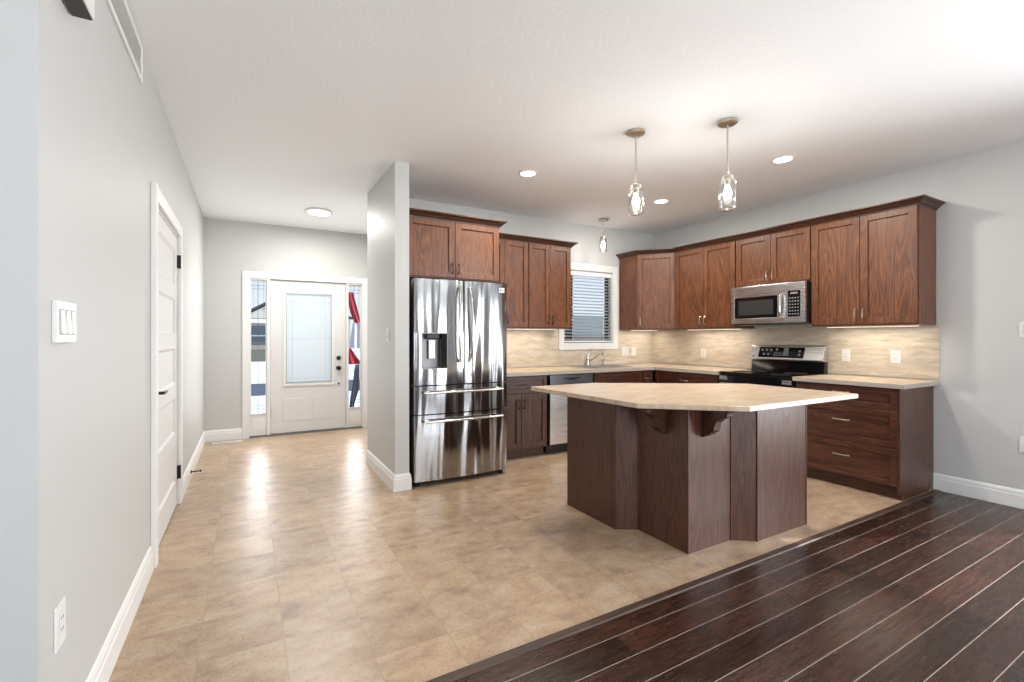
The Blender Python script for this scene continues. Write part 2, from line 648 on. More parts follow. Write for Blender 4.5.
def thing(name, label, cat, loc=(0, 0, 0), rz=0, group=None):
    o = bpy.data.objects.new(name, None)
    o.empty_display_size = 0.1
    COL.objects.link(o)
    o.location = loc
    o.rotation_euler = (0, 0, rz)
    o['label'] = label
    o['category'] = cat
    if group:
        o['group'] = group
    return o


def tag(o, label, cat, group=None):
    o['label'] = label
    o['category'] = cat
    if group:
        o['group'] = group
    return o


def struct(o, label=None, cat=None):
    o['kind'] = 'structure'
    if label:
        o['label'] = label
    if cat:
        o['category'] = cat
    return o


def struct_empty(name, label, cat, loc=(0, 0, 0)):
    o = thing(name, label, cat, loc)
    o['kind'] = 'structure'
    return o


# ------------------------------------------------------------------ the room
H = 2.738
XL, XR = -0.465, 5.02
YC = 1.63          # where the left wall turns the corner
YE = 6.79          # entry wall
YS = 4.795         # sink wall
YB = -4.2
XW0, XW1 = 1.06, 1.18
YT = 1.654

struct(MB().box(XL - .1, XR + .1, YT, YE + .1, -.1, 0).build('floor', M['tile']), 'beige mottled stone-look tile floor of kitchen and entry', 'floor')
# second floor surface: dark hardwood
fl = struct(MB().box(-3.1, XR + .1, YB - .1, YT - .001, -.1, -.002).build('floor', M['plank']), 'dark brown hardwood plank floor in the foreground', 'floor')
# bevelled wooden strip between the floors
struct(MB().poly([(XL, 1.612, -.002), (XL, 1.618, .004), (XL, 1.648, .007), (XL, 1.658, .001), (XL, 1.658, -.002)], (XR - .018 - XL, 0, 0)).build('trim_1', wood('stained_transition', (0.02, 0.010, 0.007), (0.05, 0.022, 0.014), (0.09, 0.045, 0.03), 'X', 0.5, 0.0), bevel=0), 'dark wood transition strip between tile and hardwood floors', 'trim')
struct(MB().box(-3.1, XR + .1, YB - .1, YE + .1, H, H + .1).build('ceiling', M['ceiling']), 'white textured ceiling', 'ceiling')

wl = MB()
DY0, DY1, DZ = 3.265, 4.365, 2.05     # left interior door opening
wl.box(XL - .12, XL, YC, DY0, 0, H)
wl.box(XL - .12, XL, DY1, YE + .1, 0, H)
wl.box(XL - .12, XL, DY0, DY1, DZ, H)
wl.box(-3.1, XL - .12, YC, YC + .12, 0, H)
struct(wl.build('wall_left', M['wall']), 'long light grey left wall with white interior door', 'wall')
we = MB()
OX0, OX1, OZ = 0.0, 1.425, 2.045
we.box(XL, OX0, YE, YE + .14, 0, H).box(OX1, 1.75, YE, YE + .14, 0, H).box(OX0, OX1, YE, YE + .14, OZ, H)
struct(we.build('wall_entry', M['wall']), 'grey entry wall around the white front door', 'wall')
struct(MB().box(1.62, 1.74, YS + .07, YE, 0, H).build('wall_entry_side', M['wall']))
struct(MB().box(XW0, XW1, 3.84, YS + .07, 0, H).build('wall_wing', M['wall']), 'short grey wing wall beside the refrigerator', 'wall')
# sink wall with window opening
WX0, WX1, WZ0, WZ1 = 3.455, 4.265, 1.20, 2.14
ws = MB()
ws.box(XW1, WX0, YS, YS + .12, 0, H).box(WX1, XR + .12, YS, YS + .12, 0, H).box(WX0, WX1, YS, YS + .12, 0, WZ0).box(WX0, WX1, YS, YS + .12, WZ1, H)
struct(ws.build('wall_sink', M['wall']), 'grey back wall with kitchen window', 'wall')
# right wall, with a window opening behind the camera
wr_ = MB()
wr_.box(XR, XR + .12, .7, YS, 0, H).box(XR, XR + .12, YB, -1.5, 0, H).box(XR, XR + .12, -1.5, .7, 0, .35).box(XR, XR + .12, -1.5, .7, 2.25, H)
struct(wr_.build('wall_right', M['wall']), 'grey right wall behind the range and cabinets', 'wall')
# back wall with patio opening
wbk = MB()
wbk.box(-3.1, .45, YB - .12, YB, 0, H).box(3.35, XR + .12, YB - .12, YB, 0, H).box(.45, 3.35, YB - .12, YB, 2.2, H)
struct(wbk.build('wall_back', M['wall']))
ww = MB()
ww.box(-3.12, -3.0, -.1, YC, 0, H).box(-3.12, -3.0, YB, -2.5, 0, H).box(-3.12, -3.0, -2.5, -.1, 0, .45).box(-3.12, -3.0, -2.5, -.1, 2.25, H)
struct(ww.build('wall_west', M['wall']))
# frames of three unseen window openings, added behind the camera for their light
wf = MB()
for x in (.45, 1.88, 3.28):
    wf.box(x, x + .07, YB - .08, YB - .02, 0, 2.2)
wf.box(.45, 3.35, YB - .08, YB - .02, 2.13, 2.2).box(.45, 3.35, YB - .08, YB - .02, 0, .08)
struct(wf.build('door_3', M['trim']), 'unseen white patio door frame added behind the viewer', 'door')
wf = MB()
for y in (-1.5, -.43, .64):
    wf.box(XR + .03, XR + .09, y, y + .06, .35, 2.25)
wf.box(XR + .03, XR + .09, -1.5, .7, 2.19, 2.25).box(XR + .03, XR + .09, -1.5, .7, .35, .41)
struct(wf.build('window_4', M['trim']))
wf = MB()
for y in (-2.5, -1.33, -.16):
    wf.box(-3.09, -3.03, y, y + .06, .45, 2.25)
wf.box(-3.09, -3.03, -2.5, -.1, 2.19, 2.25).box(-3.09, -3.03, -2.5, -.1, .45, .51)
struct(wf.build('window_5', M['trim']))

# backsplash: thin travertine slabs on the two walls
sp = MB()
sp.box(2.13, 3.375, YS - .008, YS - .0005, .925, 1.376)
sp.box(4.345, XR - .009, YS - .008, YS - .0005, .925, 1.376)
sp.box(3.375, 4.345, YS - .008, YS - .0005, .925, 1.118)
struct(sp.build('trim_2', M['splash']), 'cream travertine backsplash behind the sink', 'backsplash')
struct(MB().box(XR - .008, XR - .0005, 1.63, YS - .001, .925, 1.376).build('trim_3', M['splash'], bevel=.001), 'cream travertine backsplash behind the range', 'backsplash')

# baseboards
BB = [(0, 0), (.016, 0), (.016, .095), (.012, .103), (.012, .118), (.006, .132), (0, .138)]
def baseboard(name, path, side, label):
    return struct(MB().sweep(path, BB, side).build(name, M['trim']), label, 'baseboard')
baseboard('baseboard_left', [(XL, YC), (XL, 3.19)], 1, 'white baseboard along near left wall')
baseboard('baseboard_left', [(XL, 4.45), (XL, YE)], 1, 'white baseboard between the interior door and entry')
baseboard('baseboard_entry', [(XL, YE), (-.065, YE)], 1, 'white baseboard on entry wall left of front door')
baseboard('baseboard_wing', [(XW0, YS + .06), (XW0, 3.84), (XW1, 3.84), (XW1, 3.87)], 1, 'white baseboard wrapping the wing wall')
baseboard('baseboard_right', [(XR, 1.666), (XR, YB)], 1, 'white baseboard on right wall past the cabinets')
baseboard('baseboard_corner', [(-3.0, YC), (XL, YC)], 1, 'white baseboard round the left corner')

# ------------------------------------------------------------------ interior door in the left wall
d1 = struct_empty('door_1', 'white five panel interior door with black lever in left wall', 'door', (XL, 3.82, 0))
def L1(mb, name, mat, parent=d1, **k):       # geometry given in world coordinates
    bmesh.ops.translate(mb.bm, verts=mb.bm.verts, vec=(-XL, -3.82, 0))
    return mb.build(name, mat, parent, **k)
c = MB()
c.box(XL + .0005, XL + .027, 3.205, DY0 + .004, 0, 2.13).box(XL + .0005, XL + .022, DY1 - .004, 4.45, 0, 2.13).box(XL + .0005, XL + .022, DY0 + .004, DY1 - .004, 2.046, 2.13)
L1(c, 'door_casing', M['trim'], bevel=.003)
c = MB()
c.box(XL - .12, XL - .001, DY0 + .001, DY0 + .02, 0, DZ - .001).box(XL - .12, XL - .001, DY1 - .02, DY1 - .001, 0, DZ - .001).box(XL - .12, XL - .001, DY0 + .02, DY1 - .02, DZ - .02, DZ - .001)
L1(c, 'door_jamb', M['trim'])
a, bb = DY0 + .022, DY1 - .022
px1, px0 = XL - .004, XL - .039
slab = MB()
slab.box(px0, px1 - .012, a, bb, .012, 2.026)
slab.box(px1 - .012, px1, a, a + .11, .012, 2.026).box(px1 - .012, px1, bb - .11, bb, .012, 2.026)
zs = []
n_p = 5
rail, bot = .105, .19
ph = (2.014 - bot - rail * n_p) / n_p
z = .012
slab.box(px1 - .012, px1, a + .11, bb - .11, z, z + bot)
z += bot
for i in range(n_p):
    zs.append((z, z + ph))
    z += ph
    slab.box(px1 - .012, px1, a + .11, bb - .11, z, z + rail)
    z += rail
leaf = L1(slab, 'door_leaf', M['door_white'], bevel=.002)
for z0, z1 in zs:
    y0, y1 = a + .11, bb - .11
    fr = MB()
    w_ = .016
    # sloping sticking round each panel
    for (p, q, r_, s_) in (((y0, z0), (y1, z0), (y1 - w_, z0 + w_), (y0 + w_, z0 + w_)), ((y1, z0), (y1, z1), (y1 - w_, z1 - w_), (y1 - w_, z0 + w_)),
                           ((y1, z1), (y0, z1), (y0 + w_, z1 - w_), (y1 - w_, z1 - w_)), ((y0, z1), (y0, z0), (y0 + w_, z0 + w_), (y0 + w_, z1 - w_))):
        v = [fr.bm.verts.new((x, yy, zz)) for x, (yy, zz) in ((px1 - .0005, p), (px1 - .0005, q), (px1 - .0115, r_), (px1 - .0115, s_))]
        v2 = [fr.bm.verts.new((px1 - .0125, yy, zz)) for yy, zz in (p, q, r_, s_)]
        fr.bm.faces.new(v)
        fr.bm.faces.new(v2[::-1])
        for k in range(4):
            fr.bm.faces.new([v[k], v[(k + 1) % 4], v2[(k + 1) % 4], v2[k]])
    bmesh.ops.translate(fr.bm, verts=fr.bm.verts, vec=(-XL, -3.82, 0))
    fr.build('panel_moulding', M['door_white'], leaf)
hd = MB()
hy = a + .075
hd.lathe([(.0, 0), (.026, 0), (.026, .008), (.010, .012), (.009, .045), (0, .046)], (px1 + .0005, hy, .95), axis='X', seg=20)
hd.tube([(px1 + .042, hy - .008, .95), (px1 + .046, hy + .03, .95), (px1 + .044, hy + .11, .95)], [.009, .009, .007])
o = L1(hd, 'door_handle', M['black'], leaf, smooth=True)
o['label'] = 'black lever handle'
for hz in (.25, 1.85):
    h_ = MB().tube([(XL + .012, DY1 - .018, hz - .05), (XL + .012, DY1 - .018, hz + .05)], .009, 10)
    h_.box(XL - .003, XL + .006, DY1 - .035, DY1 - .005, hz - .048, hz + .048)
    L1(h_, 'hinge', M['black'])

# ------------------------------------------------------------------ front door unit
d2 = struct_empty('door_2', 'white front door with frosted glass and black knobs', 'door', (.725, YE, 0))
def L2(mb, name, mat, parent=d2, **k):
    bmesh.ops.translate(mb.bm, verts=mb.bm.verts, vec=(-.725, -YE, 0))
    return mb.build(name, mat, parent, **k)
c = MB()
yf = YE - .018
c.box(-.062, .012, yf, YE - .0005, 0, 2.115).box(1.413, 1.487, yf, YE - .0005, 0, 2.115).box(.012, 1.413, yf, YE - .0005, 2.035, 2.115)
L2(c, 'door_casing', M['trim'], bevel=.003)
c = MB()
for x0, x1 in ((.001, .022), (.213, .252), (1.192, 1.214), (1.40, 1.424)):
    c.box(x0, x1, YE + .0, YE + .12, .02, 2.044)
c.box(.022, .213, YE, YE + .12, 2.015, 2.044).box(.252, 1.192, YE, YE + .12, 2.028, 2.044).box(1.214, 1.40, YE, YE + .12, 2.015, 2.044)
L2(c, 'door_frame', M['trim'])
L2(MB().box(.001, 1.424, YE, YE + .13, 0.0, .02), 'threshold', M['grey_plastic'])
GX0, GX1, GZ0, GZ1 = .43, 1.01, .66, 1.87
s = MB()
y0, y1 = YE + .025, YE + .07
X0, X1, Z0, Z1 = .255, 1.189, .024, 2.024
s.box(X0, GX0, y0, y1, Z0, Z1).box(GX1, X1, y0, y1, Z0, Z1).box(GX0, GX1, y0, y1, GZ1, Z1).box(GX0, GX1, y0, y1, Z0, GZ0)
# two low raised panels
for p0, p1 in ((.40, .68), (.76, 1.04)):
    s.box(p0, p1, y0 - .004, y0, .17, .47)
leaf2 = L2(s, 'door_leaf', M['door_white'], bevel=.0025)
s = MB()
t = .03
s.box(GX0 - t, GX1 + t, y0 - .014, y0 - .0005, GZ1 - .005, GZ1 + t).box(GX0 - t, GX1 + t, y0 - .014, y0 - .0005, GZ0 - t, GZ0 + .005)
s.box(GX0 - t, GX0 + .005, y0 - .014, y0 - .0005, GZ0 + .005, GZ1 - .005).box(GX1 - .005, GX1 + t, y0 - .014, y0 - .0005, GZ0 + .005, GZ1 - .005)
L2(s, 'glass_frame', M['trim'], leaf2, bevel=.004)
s = MB()
w_ = .016
s.box(GX0 + .0055, GX0 + w_, y0 - .012, y0 + .005, GZ0 + w_, GZ1 - w_).box(GX1 - w_, GX1 - .0055, y0 - .012, y0 + .005, GZ0 + w_, GZ1 - w_)
s.box(GX0 + .0055, GX1 - .0055, y0 - .012, y0 + .005, GZ1 - w_, GZ1 - .0055).box(GX0 + .0055, GX1 - .0055, y0 - .012, y0 + .005, GZ0 + .0055, GZ0 + w_ + .012)
L2(s, 'recess_shade_strip', simple('recess_shade_grey', (.42, .45, .45), .5), leaf2)  # grey strip standing in for the shade at the recessed glass edge
pane = L2(MB().box(GX0 + .001, GX1 - .001, y0 + .012, y0 + .018, GZ0 + .001, GZ1 - .001), 'frosted_pane', M['frosted'], leaf2)
pane['label'] = 'frosted glass pane with closed inner blinds'
s = MB()
for x in (GX0 + .085, GX1 - .085):
    s.box(x - .002, x + .002, y0 + .009, y0 + .0115, GZ0, GZ1)
for z in (GZ0 + .07, 1.26, GZ1 - .12):
    s.box(GX0, GX1, y0 + .006, y0 + .0088, z - .002, z + .002)
L2(s, 'caming', simple('zinc_caming', (.62, .66, .68), .4), leaf2)
for nm, zz, rr in (('deadbolt', .995, .030), ('door_knob', .855, .033), ('keyhole_cover', .64, .013)):
    k_ = MB().lathe([(0, 0), (rr, 0), (rr, -.010), (rr * .55, -.014), (rr * .5, -.03 if nm != 'keyhole_cover' else -.016), (rr * .95, -.038 if nm == 'door_knob' else -.02), (rr * .8, -.06 if nm == 'door_knob' else -.024), (0, -.063 if nm == 'door_knob' else -.026)], (1.095, y0 - .0005, zz), axis='Y', seg=24)
    L2(k_, nm, M['black'], leaf2, smooth=True)
for hz in (.30, 1.05, 1.80):
    L2(MB().tube([(.2535, YE + .012, hz - .05), (.2535, YE + .012, hz + .05)], .007, 8), 'hinge', M['nickel'])


M['lead'] = simple('lead_caming', (.12, .13, .14), .4)
def sidelight(name, x0, x1, label):
    w = struct_empty(name, label, 'window', ((x0 + x1) / 2, YE, 0))
    cx = (x0 + x1) / 2
    def LL(mb, nm, mat, **k):
        bmesh.ops.translate(mb.bm, verts=mb.bm.verts, vec=(-cx, -YE, 0))
        return mb.build(nm, mat, w, **k)
    e = .013
    f = MB()
    f.box(x0, x0 + e, YE + .02, YE + .07, .02, 2.014).box(x1 - e, x1, YE + .02, YE + .07, .02, 2.014)
    f.box(x0 + e, x1 - e, YE + .02, YE + .07, .02, .285).box(x0 + e, x1 - e, YE + .02, YE + .07, 1.998, 2.014)
    f.box(x0 + .03, x1 - .03, YE + .015, YE + .02, .07, .22)
    f.box(x0 + .005, x1 - .005, YE + .008, YE + .02, .285, .302)
    LL(f, 'window_frame', M['trim'], bevel=.002)
    LL(MB().box(x0 + e, x1 - e, YE + .04, YE + .045, .286, 1.997), 'pane', M['glass'])
    g = MB()
    for z in (.36, .39 + .01, 1.90, 1.945):
        g.box(x0 + e, x1 - e, YE + .036, YE + .0395, z - .002, z + .002)
    for x in (x0 + e + .022, (x0 + x1) / 2 - .004, x1 - e - .022):
        hw = .0032 if abs(x - (x0 + x1) / 2) < .01 else .0012
        g.box(x - hw, x + hw, YE + .033, YE + .036, .286, 1.997)
    LL(g, 'caming', M['lead'])
    return w
sidelight('window_2', .023, .212, 'narrow leaded sidelight left of the front door')
sidelight('window_3', 1.215, 1.399, 'narrow leaded sidelight right of the front door with flag outside')

# ------------------------------------------------------------------ kitchen window
w1 = struct_empty('window_1', 'white framed kitchen window above the sink', 'window', (3.86, YS, WZ0))
def LW(mb, nm, mat, parent=w1, **k):
    bmesh.ops.translate(mb.bm, verts=mb.bm.verts, vec=(-3.86, -YS, -WZ0))
    return mb.build(nm, mat, parent, **k)
c = MB()
cy0, cy1 = YS - .022, YS - .0005
c.box(WX0 - .078, WX0, cy0, cy1, WZ0 - .08, WZ1 + .085).box(WX1, WX1 + .078, cy0, cy1, WZ0 - .08, WZ1 + .085)
c.box(WX0, WX1, cy0, cy1, WZ1, WZ1 + .085).box(WX0, WX1, cy0, cy1, WZ0 - .08, WZ0)
LW(c, 'window_casing', M['trim'], bevel=.003)
c = MB()
c.box(WX0, WX0 + .04, YS + .075, YS + .115, WZ0, WZ1).box(3.565, 3.665, YS + .077, YS + .115, WZ0 + .04, WZ1 - .04).box(WX1 - .04, WX1, YS + .075, YS + .115, WZ0, WZ1)
c.box(WX0 + .04, WX1 - .04, YS + .075, YS + .115, WZ1 - .04, WZ1).box(WX0 + .04, WX1 - .04, YS + .075, YS + .115, WZ0, WZ0 + .04)
LW(c, 'window_frame', M['black'])['label'] = 'black window sash frame'
c = MB()
c.box(WX0, WX0 + .006, YS, YS + .075, WZ0, WZ1).box(WX1 - .006, WX1, YS, YS + .075, WZ0, WZ1).box(WX0 + .006, WX1 - .006, YS, YS + .075, WZ1 - .006, WZ1).box(WX0 + .006, WX1 - .006, YS, YS + .075, WZ0, WZ0 + .006)
LW(c, 'jamb_lining', M['trim'])
LW(MB().box(WX0 + .04, WX1 - .04, YS + .092, YS + .096, WZ0 + .04, WZ1 - .04), 'pane', M['glass'])
bl = thing('window_blind', 'white horizontal slat blind hanging in the kitchen window', 'blind', (3.86, YS + .035, WZ0 + .01))
def LB(mb, nm, mat, parent=bl, **k):
    bmesh.ops.translate(mb.bm, verts=mb.bm.verts, vec=(-3.86, -YS - .035, -WZ0 - .01))
    return mb.build(nm, mat, parent, **k)
bx0, bx1 = WX0 + .012, WX1 - .012
M['slat'] = simple('blind_slat', (.36, .37, .38), .5)
LB(MB().box(bx0, bx1, YS + .004, YS + .066, WZ1 - .065, WZ1 - .008), 'headrail', M['trim'], bevel=.003)
nsl = 20
zt, zb_ = WZ1 - .095, WZ0 + .055
for i in range(nsl):
    z = zt + (zb_ - zt) * i / (nsl - 1)
    ty = .008
    LB(MB().poly([(bx0, YS + .010, z - ty), (bx0, YS + .035, z + .003), (bx0, YS + .060, z + ty), (bx0, YS + .060, z + ty - .0035), (bx0, YS + .035, z - .0005), (bx0, YS + .010, z - ty - .0035)], (bx1 - bx0, 0, 0)), 'slat', M['slat'])
LB(MB().box(bx0, bx1, YS + .012, YS + .058, WZ0 + .016, WZ0 + .034), 'bottom_rail', M['trim'], bevel=.003)
LB(MB().tube([(bx1 - .14, YS + .0065, WZ1 - .07), (bx1 - .14, YS + .0065, WZ0 + .02)], .0025, 6), 'ladder_cord', M['trim'])
LB(MB().tube([(bx0 + .14, YS + .0065, WZ1 - .07), (bx0 + .14, YS + .0065, WZ0 + .02)], .0025, 6), 'ladder_cord', M['trim'])

# ------------------------------------------------------------------ cabinets (local: x along width, -y is the front, z up)
def shaker(parent, name, x0, x1, z0, z1, mat, y=0.0, fw=.058, th=.020):
    mb = MB()
    mb.box(x0, x0 + fw, y - th, y, z0, z1).box(x1 - fw, x1, y - th, y, z0, z1)
    mb.box(x0 + fw, x1 - fw, y - th, y, z1 - fw, z1).box(x0 + fw, x1 - fw, y - th, y, z0, z0 + fw)
    mb.box(x0 + fw, x1 - fw, y - th + .013, y - .002, z0 + fw, z1 - fw)
    return mb.build(name, mat, parent, bevel=.0022)


def pull(parent, x, z, vertical=True, y=-.02, ln=.10, mat=None):
    mb = MB()
    h = ln / 2
    pts = []
    for k in range(9):
        t = -1 + 2 * k / 8
        out = .028 * (1 - t ** 4 * .55)
        if vertical:
            pts.append((x, y - out, z + t * h))
        else:
            pts.append((x + t * h, y - out, z))
    mb.tube(pts, [.0055 if k in (0, 8) else .0042 for k in range(9)], 8)
    for sgn in (-1, 1):
        q = .78 * h * sgn
        if vertical:
            mb.tube([(x, y + .0005, z + q), (x, y - .023, z + q)], .005, 8)
        else:
            mb.tube([(x + q, y + .0005, z), (x + q, y - .023, z)], .005, 8)
    o_ = mb.build('handle', mat or M['nickel'], parent, smooth=True)
    return o_


def upper(label, loc, rz, w, h, d, doors, group=None, hmat=None):
    t = thing('wall_cabinet', label, 'cabinet', loc, rz, group)
    MB().box(.0005, w - .0005, .0005, d, 0, h).build('cabinet_body', M['wood'], t, bevel=.001)
    for (x0, x1, hs) in doors:
        dr = shaker(t, 'door', x0 + .002, x1 - .002, .012, h - .004, M['wood'])
        if hs:
            hx = x1 - .030 if hs > 0 else x0 + .030
            pull(dr, hx, .012 + .085, True, mat=hmat)
    return t


ZU, HU = 1.38, .965
# left group on the sink wall
upper('wide wooden cabinet above the refrigerator', (1.20, 4.02, 1.81), 0, .925, 2.345 - 1.81, .765, [(.004, .4625, 1), (.4625, .921, -1)], hmat=M['bronze'])
upper('tall wooden wall cabinet half hidden behind the refrigerator top', (2.13, 4.48, ZU), 0, .61, HU, .305, [(.004, .305, 1), (.305, .606, -1)], hmat=M['bronze'])
upper('tall two-door wooden wall cabinet just left of the window', (2.742, 4.48, ZU), 0, .588, HU, .305, [(.004, .285, 1), (.285, .584, -1)], hmat=M['bronze'])
# right group along the range wall (local x runs towards the viewer)
RZ = R(-90)
upper('two-door wooden wall cabinet between corner cabinet and microwave', (4.69, 4.10, ZU), RZ, .84, HU, .325, [(.004, .42, 1), (.42, .836, -1)])
upper('short two-door wooden cabinet directly above the microwave', (4.69, 3.258, 1.818), RZ, .786, 2.345 - 1.818, .325, [(.004, .393, 1), (.393, .782, -1)])
upper('large two-door wooden wall cabinet right of the microwave', (4.69, 2.470, ZU), RZ, .82, HU, .325, [(.004, .41, 1), (.41, .816, -1)])
# diagonal corner cabinet
dx, dy = 4.69 - 4.38, 4.10 - 4.46
LD = math.hypot(dx, dy)
AD = math.atan2(dy, dx)
cc = thing('corner_wall_cabinet', 'angled single-door wooden wall cabinet in the corner right of window', 'cabinet', (4.38, 4.46, ZU), AD)
Rm = Matrix.Rotation(-AD, 2)
pl_ = [tuple(Rm @ (Vector(p) - Vector((4.38, 4.46)))) for p in ((4.38, 4.46), (4.38, 4.785), (5.018, 4.785), (5.018, 4.102), (4.69, 4.102))]
MB().prism(pl_, 0, HU).build('cabinet_body', M['wood'], cc)
dr = shaker(cc, 'door', .014, LD - .014, .012, HU - .004, M['wood'])
pull(dr, .045, .10, True)

# crown mouldings
def crown(path, side, label):
    z = 2.3455
    prof = [(0, z - .010), (.004, z - .010), (.006, z + .002), (.020, z + .010), (.028, z + .022), (.050, z + .036), (.058, z + .040), (.058, z + .050), (0, z + .050)]
    prof = [(o - .0, zz) for o, zz in prof]
    return tag(MB().sweep(path, prof, side).build('crown_moulding', M['wood_dark']), label, 'crown moulding')
e = .0212
crown([(1.20, 4.02 - e), (2.126, 4.02 - e), (2.126, 4.79)], 1, 'dark crown moulding on top of the cabinet over the refrigerator')
crown([(2.186, 4.48 - e), (3.331, 4.48 - e), (3.331, 4.79)], 1, 'dark crown moulding over wall cabinets left of window')
nd = Vector((dy, -dx)).normalized() * e
nd = nd if nd.x < 0 else -nd
crown([(4.379, 4.79), (4.379, 4.46 - .009), (4.69 - e, 4.10 - .009), (4.69 - e, 1.649), (5.018, 1.649)], 1, 'long dark crown moulding over corner and range-wall cabinets')

# base cabinets
ZB = .875
def base(label, loc, rz, w, d, fronts, toe=(True, True), group=None, hollow=False):
    t = thing('base_cabinet', label, 'cabinet', loc, rz, group)
    mb = MB()
    if hollow:      # open box of panels, the sink bowls hang inside
        mb.box(.0005, .018, .0005, d, .10, ZB).box(w - .018, w - .0005, .0005, d, .10, ZB).box(.018, w - .018, d - .012, d, .10, ZB)
        mb.box(.018, w - .018, .0005, .018, .10, ZB).box(.018, w - .018, .018, d - .012, .10, .118)
    else:
        mb.box(.0005, w - .0005, .0005, d, .10, ZB)
    mb.box(.0005, w - .0005, .07, d, 0.001, .10)
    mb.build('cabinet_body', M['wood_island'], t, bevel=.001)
    for kind, x0, x1, z0, z1, hs in fronts:
        if kind == 'drawer':
            o_ = shaker(t, 'drawer', x0 + .002, x1 - .002, z0 + .002, z1 - .002, M['wood_h2'], fw=.045)
            if hs:
                pull(o_, (x0 + x1) / 2, (z0 + z1) / 2 + (.02 if z1 - z0 > .2 else 0), False, mat=hs if not isinstance(hs, int) else None)
        else:
            o_ = shaker(t, 'door', x0 + .002, x1 - .002, z0 + .002, z1 - .002, M['wood_v2'])
            hx = x1 - .030 if hs > 0 else x0 + .030
            pull(o_, hx, z1 - .10, True, mat=M['bronze'])
    return t
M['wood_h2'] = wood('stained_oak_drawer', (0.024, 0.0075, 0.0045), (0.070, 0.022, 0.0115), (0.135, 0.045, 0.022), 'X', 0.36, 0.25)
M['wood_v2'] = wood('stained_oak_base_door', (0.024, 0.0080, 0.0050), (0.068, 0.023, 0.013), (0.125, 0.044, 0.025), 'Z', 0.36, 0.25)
base('wooden base cabinet between refrigerator and dishwasher', (2.145, 4.20, 0), 0, .665, .59, [('drawer', .01, .655, .69, .868, M['bronze']), ('door', .01, .3325, .115, .68, 1), ('door', .3325, .655, .115, .68, -1)])
base('wooden base cabinet under the sink', (3.44, 4.20, 0), 0, .765, .59, [('drawer', .01, .755, .69, .868, 0), ('door', .01, .3825, .115, .68, 1), ('door', .3825, .755, .115, .68, -1)], hollow=True)
bc = base('narrow wooden base cabinet in the corner beside the sink base', (4.207, 4.20, 0), 0, .19, .59, [('drawer', .01, .165, .69, .868, M['nickel']), ('door', .01, .165, .115, .68, 1)])
base('wooden base cabinet between the corner and the range', (4.42, 4.178, 0), RZ, .915, .59, [('drawer', .01, .905, .69, .868, M['nickel']), ('door', .01, .4575, .115, .68, 1), ('door', .4575, .905, .115, .68, -1)])
# drawer bank at the end of the range wall, with a finished side panel that reaches the floor
t = thing('drawer_base_cabinet', 'wooden three-drawer base cabinet at the end of the range wall', 'cabinet', (4.42, 2.462, 0), RZ)
MB().box(.0005, .776, .0005, .59, .10, ZB).box(.0005, .776, .05, .59, .001, .10).build('cabinet_body', M['wood_island'], t, bevel=.001)
MB().poly([(.777, -.021, .05), (.777, .03, .05), (.777, .03, .001), (.777, .50, .001), (.777, .50, .085), (.777, .578, .142), (.777, .592, .142), (.777, .592, ZB), (.777, -.021, ZB)], (.018, 0, 0)).build('side_panel', M['wood_island'], t, bevel=.001)
for z0, z1 in ((.70, .868), (.402, .698), (.105, .400)):
    o_ = shaker(t, 'drawer', .006, .774, z0 + .002, z1 - .002, M['wood_h2'], fw=.045)
    pull(o_, .385, (z0 + z1) / 2 + .03, False, ln=.13)
MB().box(.01, .776, .035, .049, .001, .098).build('toe_kick', M['wood_dark'], t)

# ------------------------------------------------------------------ countertops
ZC0, ZC1 = .876, .913
SX0, SX1, SY0, SY1 = 3.46, 4.20, 4.25, 4.66
c = MB()
c.box(2.14, SX0, 4.15, YS - .009, ZC0, ZC1).box(SX1, XR - .009, 4.15, YS - .009, ZC0, ZC1)
c.box(SX0, SX1, 4.15, SY0, ZC0, ZC1).box(SX0, SX1, SY1, YS - .009, ZC0, ZC1)
c.box(4.365, XR - .009, 3.262, 4.15, ZC0, ZC1)
bmesh.ops.remove_doubles(c.bm, verts=c.bm.verts, dist=1e-5)
ctp = tag(c.build('countertop', M['counter']), 'long L-shaped beige stone countertop along sink wall and corner', 'countertop')
MB().sweep([(2.14, 4.15), (4.365, 4.15), (4.365, 3.262)], [(.0002, ZC0 + .001), (.0016, ZC0 + .001), (.0016, ZC1 - .002), (.0002, ZC1 - .002)], 1).build('edge_band', M['edge'], ctp)
ctr = tag(MB().box(4.365, XR - .009, 1.63, 2.468, ZC0, ZC1).build('countertop', M['counter'], bevel=.002), 'short beige countertop right of the range', 'countertop')
MB().sweep([(4.365, 2.468), (4.365, 1.63), (XR - .009, 1.63)], [(.0002, ZC0 + .003), (.0016, ZC0 + .003), (.0016, ZC1 - .003), (.0002, ZC1 - .003)], 1).build('edge_band', M['edge'], ctr)

